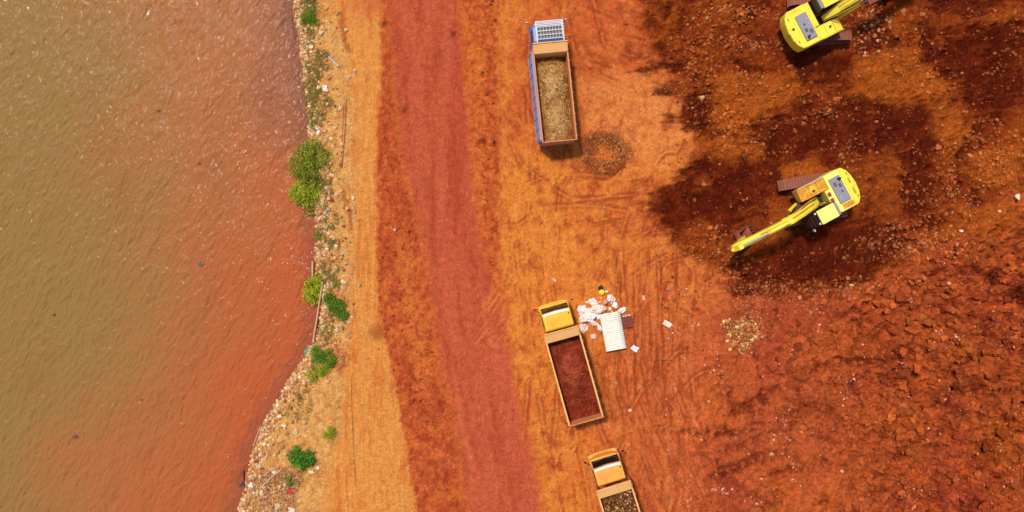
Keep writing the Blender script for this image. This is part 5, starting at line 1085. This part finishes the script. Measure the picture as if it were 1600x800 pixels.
# ------------------------------------------------------------------ excavators (local +X forward, +Y operator's left)
def make_excavator(loc, heading, tracks_dir, tracks_off, label, dirty, boom_l):
    root = empty('excavator', (loc[0], loc[1], 0), heading, label, 'excavator')
    ta = tracks_dir - heading; ct, st_ = math.cos(ta), math.sin(ta); ox, oy = tracks_off
    def TR(x, y): return (ox + x * ct - y * st_, oy + x * st_ + y * ct)
    for sy in (-1, 1):
        Rr = .42; Lh = 1.88 - Rr; W_ = .66; yc = sy * 1.12; mb = MB(); per = 4 * Lh + 2 * math.pi * Rr; n_ = 46
        for i in range(n_):
            d = per * i / n_
            if d < 2 * Lh: x_, z_, a = -Lh + d, 2 * Rr, 0
            elif d < 2 * Lh + math.pi * Rr: q = (d - 2 * Lh) / Rr; x_, z_, a = Lh + Rr * math.sin(q), Rr + Rr * math.cos(q), q
            elif d < 4 * Lh + math.pi * Rr: x_, z_, a = Lh - (d - 2 * Lh - math.pi * Rr), 0, math.pi
            else: q = (d - 4 * Lh - math.pi * Rr) / Rr; x_, z_, a = -Lh - Rr * math.sin(q), Rr - Rr * math.cos(q), math.pi + q
            X_, Y_ = TR(x_, yc); z_ += .05
            m3 = Matrix.Rotation(ta, 3, 'Z') @ Matrix.Rotation(a, 3, 'Y')
            for (dx, dz, sx_, sz) in ((0, 0, per / n_ * .93, .03), (-.05, .03, .02, .04), (.05, .03, .02, .04)):
                hx, hy, hz = sx_ / 2, W_ / 2, sz / 2
                vs = [m3 @ Vector((dx + a_ * hx, b_ * hy, dz + c_ * hz)) + Vector((X_, Y_, z_)) for c_ in (-1, 1) for b_ in (-1, 1) for a_ in (-1, 1)]
                mb.add(vs, [(0, 2, 3, 1), (4, 5, 7, 6), (0, 1, 5, 4), (2, 6, 7, 3), (0, 4, 6, 2), (1, 3, 7, 5)])
        tk = mb.build('track', M['track'], root)
        fr = MB(); c = TR(0, yc); fr.box((c[0], c[1], Rr + .05), (Lh * 2, W_ * .55, .5), (0, 0, ta)); fr.build('track_frame', M['dark_metal'], tk, bevel=.03)
        for xx in (-Lh, Lh):
            c = TR(xx, yc); nrm = Vector((-math.sin(ta), math.cos(ta), 0)) * W_ * .3; p = Vector((c[0], c[1], Rr + .05)); MB().tube([p - nrm, p + nrm], Rr - .05, 20).build('sprocket', M['dark_metal'], tk)
    uc = MB(); c = TR(0, 0); uc.box((c[0], c[1], .62), (1.3, 1.8, .4), (0, 0, ta)); uc.tube([(0, 0, .8), (0, 0, 1.05)], .62, 28); uc.build('undercarriage', M['dark_metal'], root, bevel=.03)
    Y = M['ex_yellow']; HY = M['ex_rusty'] if dirty else Y
    # deck plate
    MB().prism([(-2.0, -1.3), (1.05, -1.3), (1.05, -.42), (1.55, -.42), (1.55, .3), (1.0, .3), (1.0, 1.28), (-2.0, 1.28)], 'z', 1.05, 1.2).build('deck', M['dark_metal'], root, bevel=.02)
    # counterweight: bowed rear
    cwp = [(-1.95, -1.34), (-2.2, -1.28), (-2.42, -1.0), (-2.56, -.6), (-2.63, 0), (-2.56, .6), (-2.42, 1.0), (-2.2, 1.28), (-1.95, 1.34)]
    cb_ = MB(); n_ = len(cwp); lv3 = []
    for z_, k_ in ((1.08, .80), (1.35, .88), (1.9, .985), (2.16, 1.0)): lv3 += [(-1.95 + (x_ + 1.95) * k_ + (1 - k_) * -.0, y_ * (.9 + .1 * k_), z_) for x_, y_ in cwp]
    fs_ = [tuple(range(n_))[::-1], tuple(range(3 * n_, 4 * n_))] + [(q * n_ + i, q * n_ + (i + 1) % n_, (q + 1) * n_ + (i + 1) % n_, (q + 1) * n_ + i) for q in range(3) for i in range(n_)]
    cwt = cb_.add(lv3, fs_).build('counterweight', Y, root, bevel=.07)
    if dirty:
        for (a, b_) in ((-.28, .22), (.46, .26)): MB().b2(-2.33, -2.19, a - b_ * 1.0, a + b_ * .7, 2.163, 2.172).build('recess_plate', M['ex_rusty'], cwt)  # flat rust-coloured plates added to stand for the brownish recesses
    else: MB().tube([(-2.25, .1, 2.163), (-2.25, .1, 2.178)], .09, 14).build('lifting_hole', M['black'], cwt)
    for yy_ in (-.8, .8): MB().tube([(-2.3, yy_ - .07, 2.15), (-2.3, yy_ - .07, 2.24), (-2.3, yy_ + .07, 2.24), (-2.3, yy_ + .07, 2.15)], .016, 6).build('lifting_eye', M['dark_metal'], cwt)
    # engine housing with grey hood
    MB().prism([(-1.95, 1.2), (-1.95, 2.13), (-.85, 2.13), (-.85, 1.2)], 'y', -1.32, 1.3).build('engine_housing', Y if not dirty else M['ex_yellow_pale'], root, bevel=.05)
    hd = MB().b2(-1.82, -1.02, -.98, .78, 2.134, 2.24).build('hood', M['ex_grey'], root, bevel=.04)
    lv_ = [(-1.28 + .1, -.78, .16, .04)]
    for i in range(4): MB().b2(-1.36 + i * .055, -1.335 + i * .055, -.66, -.36, 2.243, 2.252).build('louvre', M['black'], hd)
    for i in range(3): MB().b2(-1.62 + i * .06, -1.585 + i * .06, -.46 + i * .0, -.2, 2.243, 2.252).build('louvre', M['black'], hd)
    for i in range(2): MB().b2(-1.55 + i * .07, -1.51 + i * .07, -.02, .14, 2.243, 2.252).build('louvre', M['black'], hd)
    MB().tube([(-1.62, -.76, 2.23), (-1.62, -.76, 2.42), (-1.66, -.76, 2.5)], .07, 12).build('exhaust', M['black'], hd)
    for yy_ in (.35, .0 if not dirty else .5): MB().tube([(-1.2, yy_, 2.24), (-1.2, yy_, 2.27)], .035, 10).build('hood_latch', M['white_metal'], hd)
    # compartments between hood and cab / boom well
    if dirty:
        MB().b2(-.98, -.72, -.28, .82, 2.134, 2.16).build('hatch', M['ex_yellow_pale'], root, bevel=.01)
        for i in range(3): MB().b2(-.8 + .02, -.56, -.25 + i * .42, .02 + i * .42, 2.163, 2.175).build('grille', M['mud_metal'], root)
        MB().b2(-1.9, -1.1, .86, 1.2, 2.137, 2.15).build('rusty_panel', M['ex_rusty'], root)
    mb = MB().prism([(-.848, 1.2), (-.848, 2.1), (-.52, 2.1), (-.52, 1.2)], 'y', -.42, 1.26); mb.build('pump_cover', M['ex_yellow_pale'] if dirty else Y, root, bevel=.04)
    # right deck: tank and tool box
    tb = MB().prism([(-.847, 1.2), (-.847, 2.02), (.35, 2.0), (1.0, 1.75), (1.02, 1.2)], 'y', -1.32, -.46).build('tank_box', HY, root, bevel=.04)
    for xx in (-.25, .35): MB().b2(xx - .008, xx + .008, -1.25, -.52, 2.0 if xx < 0 else 2.004, 2.016).build('panel_gap', M['dark_metal'], tb)
    MB().tube([(.1, -.8, 1.99), (.1, -.8, 2.09)], .07, 12).build('filler_cap', M['black'], tb)
    hr = MB()
    for xx in (-.7, .15, .95): hr.tube([(xx, -1.36, 1.5), (xx, -1.36, 2.28 if xx < .9 else 1.95)], .016, 6)
    hr.tube([(-.7, -1.36, 2.28), (.15, -1.36, 2.28), (.95, -1.36, 1.95)], .018, 6); hr.build('handrail', M['white_metal'] if dirty else Y, root)
    # boom well sides
    MB().b2(-.51, .45, -.40, .24, 1.203, 1.26).build('well_floor', M['black'], root)
    for yy_ in (-.43, .26): MB().prism([(-.4, 1.2), (-.4, 1.75), (.5, 1.7), (.95, 1.25), (.95, 1.2)], 'y', yy_ - .02, yy_ + .02).build('well_plate', M['ex_rusty'], root)
    # swing motor and hoses in the well
    mb = MB(); mb.tube([(-.12, -.08, 1.2), (-.12, -.08, 1.6)], .16, 14); mb.tube([(-.2, -.3, 1.3), (-.05, -.1, 1.7), (.3, -.1, 1.9)], .03, 6); mb.tube([(-.3, .1, 1.3), (0, .05, 1.75), (.3, .0, 1.95)], .03, 6); mb.build('swing_motor', M['black'], root)
    # cab
    cy0, cy1 = .31, 1.26
    pr = [(-.38, 1.2), (-.38, 2.78), (-.33, 2.9), (.98, 2.9), (1.08, 2.83), (1.42, 2.15), (1.50, 1.6), (1.42, 1.2)]
    cb = MB().prism(pr, 'y', cy0, cy1).build('cab', M['black'], root, bevel=.03)
    MB().prism([(-.22, 2.902), (-.20, 2.97), (.95, 2.97), (1.02, 2.91), (1.02, 2.902)], 'y', cy0 + .01, cy1 - .01).build('cab_roof', M['ex_yellow_pale'] if dirty else Y, cb, bevel=.025)
    MB().b2(-.40, -.235, cy0 + .05, cy1 - .05, 2.80, 2.935).build('roof_hatch', M['ex_grey'], cb, bevel=.02)
    MB().add([(1.065, cy0 + .06, 2.80), (1.065, cy1 - .06, 2.80), (1.41, cy1 - .06, 2.13), (1.41, cy0 + .06, 2.13), (1.095, cy0 + .06, 2.80), (1.095, cy1 - .06, 2.80), (1.44, cy1 - .06, 2.13), (1.44, cy0 + .06, 2.13)], [(0, 1, 2, 3), (7, 6, 5, 4), (0, 4, 5, 1), (1, 5, 6, 2), (2, 6, 7, 3), (3, 7, 4, 0)]).build('windscreen', M['glass'], cb)
    for yy_, z_ in ((cy1 + .003, 0), (cy0 - .015, 0)):
        MB().prism([(.2, 1.75), (.2, 2.72), (.95, 2.72), (1.28, 2.1), (1.3, 1.75)], 'y', yy_, yy_ + .012).build('side_window', M['glass'], cb)
        MB().prism([(-.3, 1.95), (-.3, 2.72), (.1, 2.72), (.1, 1.95)], 'y', yy_, yy_ + .012).build('side_window', M['glass'], cb)
    dr = MB().prism([(.17, 1.25), (.17, 1.7), (1.36, 1.7), (1.34, 1.25)], 'y', cy1 + .003, cy1 + .02).build('door', Y, cb, bevel=.01)
    for yy_ in (cy0 + .12, cy1 - .12): MB().box((1.14, yy_, 2.86), (.09, .12, .09)).build('work_lamp', M['lamp_glass'], cb, bevel=.01)
    mb = MB()
    for k in range(5): yy_ = cy0 + .08 + k * (cy1 - cy0 - .16) / 4; mb.tube([(1.13, yy_, 2.8), (1.48, yy_, 2.12)], .013, 5)
    for k in range(3): mb.tube([(1.18 + k * .12, cy0 + .05, 2.72 - k * .235), (1.18 + k * .12, cy1 - .05, 2.72 - k * .235)], .013, 5)
    if dirty: mb.build('window_guard', M['dark_metal'], cb)
    mr = MB().tube([(1.3, cy1, 2.3), (1.42, cy1 + .16, 2.4)], .014, 6).build('mirror', M['black'], root); MB().box((1.45, cy1 + .18, 2.32), (.05, .17, .28)).build('mirror_housing', M['white_metal'], mr, bevel=.01)
    for ch in list(root.children):
        if ch.name.split('.')[0] not in ('track', 'undercarriage'): ch.scale = (.89, .92, 1)
    # boom
    yb = -.08
    prof = [(.15, 1.55), (.0, 1.75), (.1, 1.95), (.9, 2.85), (1.9, 3.6), (2.7, 3.98), (3.4, 3.96), (4.6, 3.55), (boom_l - .15, 3.02), (boom_l + .06, 2.86), (boom_l + .05, 2.70), (boom_l - .2, 2.66), (4.6, 2.98), (3.3, 3.3), (2.6, 3.28), (1.9, 2.95), (1.1, 2.25), (.4, 1.6)]
    bm_ = MB().prism(prof, 'y', yb - .21, yb + .21).build('boom', Y, root, bevel=.025)
    for yy_ in (-.235, .235): MB().prism([(2.5, 3.3), (2.4, 3.62), (2.75, 3.78), (3.15, 3.6), (3.1, 3.35)], 'y', yb + yy_ - .018, yb + yy_ + .018).build('cylinder_bracket', Y, bm_)
    # hydraulic hoses and steel pipes along the boom top
    for k, yy_ in enumerate((-.15, -.08, .1, .16)): MB().tube([(.7, yb + yy_, 2.78), (1.9, yb + yy_, 3.7), (2.7, yb + yy_, 4.04), (3.4, yb + yy_, 4.01), (4.6, yb + yy_, 3.6)], .02, 6).build('hydraulic_pipe', M['ex_yellow'] if k != 1 else M['ex_rusty'], bm_)
    for k, yy_ in enumerate((-.3, -.24, .22, .28)): MB().tube([(.0, yb + yy_ * .6, 1.8), (.5, yb + yy_, 2.55), (1.3, yb + yy_ * 1.1, 3.05), (2.0, yb + yy_ * .7, 3.62)], .024, 6).build('hose', M['ex_rusty'] if k % 2 == 0 else M['black'], bm_)
    for yy_ in (-.36, .36):
        cy_ = MB().tube([(1.15, yb + yy_, 1.35), (2.05, yb + yy_, 2.45)], .10, 14).build('boom_cylinder', Y, root); MB().tube([(2.05, yb + yy_, 2.45), (2.78, yb + yy_ * .9, 3.5)], .05, 10).build('cylinder_rod', M['chrome'], cy_)
    MB().tube([(2.78, yb - .4, 3.5), (2.78, yb + .4, 3.5)], .06, 10).build('boom_pin', M['dark_metal'], root)
    cy_ = MB().tube([(2.9, yb, 4.22), (4.35, yb, 4.02)], .11, 14).build('arm_cylinder', Y, root, bevel=.01); MB().tube([(4.35, yb, 4.02), (boom_l - .25, yb, 3.5)], .055, 10).build('cylinder_rod', M['chrome'], cy_)
    MB().prism([(2.7, 3.9), (2.8, 4.3), (3.05, 4.3), (3.15, 3.9)], 'y', yb - .14, yb + .14).build('cylinder_mount', Y, bm_)
    # arm folded back under the boom; bucket on the soil
    e = boom_l
    am = MB().prism([(e - .3, 3.62), (e - .05, 3.6), (e + .16, 3.0), (e + .14, 2.62), (e - 1.1, 1.1), (e - 1.3, .98), (e - 1.42, 1.12), (e - .5, 2.5)], 'y', yb - .15, yb + .15).build('arm', Y, root, bevel=.02)
    cy_ = MB().tube([(e + .2, yb, 3.1), (e - .35, yb, 2.2)], .09, 12).build('bucket_cylinder', Y, root); MB().tube([(e - .35, yb, 2.2), (e - .85, yb, 1.35)], .05, 10).build('cylinder_rod', M['chrome'], cy_)
    lk = MB()
    for yy_ in (-.2, .2): lk.tube([(e - .85, yb + yy_, 1.35), (e - 1.1, yb + yy_, 1.2)], .045, 8); lk.tube([(e - .85, yb + yy_, 1.35), (e - 1.25, yb + yy_ * .8, .75)], .05, 8)
    lk.build('bucket_link', M['mud_metal'], root)
    bx = e - 1.32
    outer = [(bx + .12, 1.02), (bx + .3, .75), (bx + .28, .3), (bx + .0, .02), (bx - .45, -.02), (bx - .85, .12)]; inner = [(bx - .83, .16), (bx - .44, .04), (bx - .02, .08), (bx + .22, .33), (bx + .23, .72), (bx + .08, .98)]
    bk = MB().prism(outer + inner, 'y', yb - .46, yb + .46).build('bucket', M['mud_metal'], root, bevel=.01)
    for yy_ in (-.46, .46): MB().prism([(bx + .1, 1.0), (bx + .28, .75), (bx + .26, .32), (bx, .04), (bx - .44, 0), (bx - .82, .13), (bx - .45, .55), (bx - .1, .95)], 'y', yb + yy_ - .02, yb + yy_ + .02).build('bucket_side', M['mud_metal'], bk)
    for k in range(5): yy_ = -.40 + k * .20; MB().box((bx - .95, yb + yy_, .17), (.24, .07, .06), (0, R(18), 0)).build('tooth', M['dark_metal'], bk, bevel=.01)
    for yy_ in (-.2, .2): MB().prism([(bx + .0, .9), (bx + .06, 1.22), (bx - .16, 1.25), (bx - .3, .95)], 'y', yb + yy_ - .025, yb + yy_ + .025).build('bucket_ear', M['mud_metal'], bk)
    return root
make_excavator((18.40, 3.28), R(208.5), R(10), (-.26, -.17), 'yellow excavator with rusty deck and its boom reaching down left over dark soil', True, 6.1)
make_excavator((18.55, 14.3), R(27.5), R(1.5), (.55, .1), 'clean yellow excavator at the top edge with its boom pointing up right', False, 6.1)
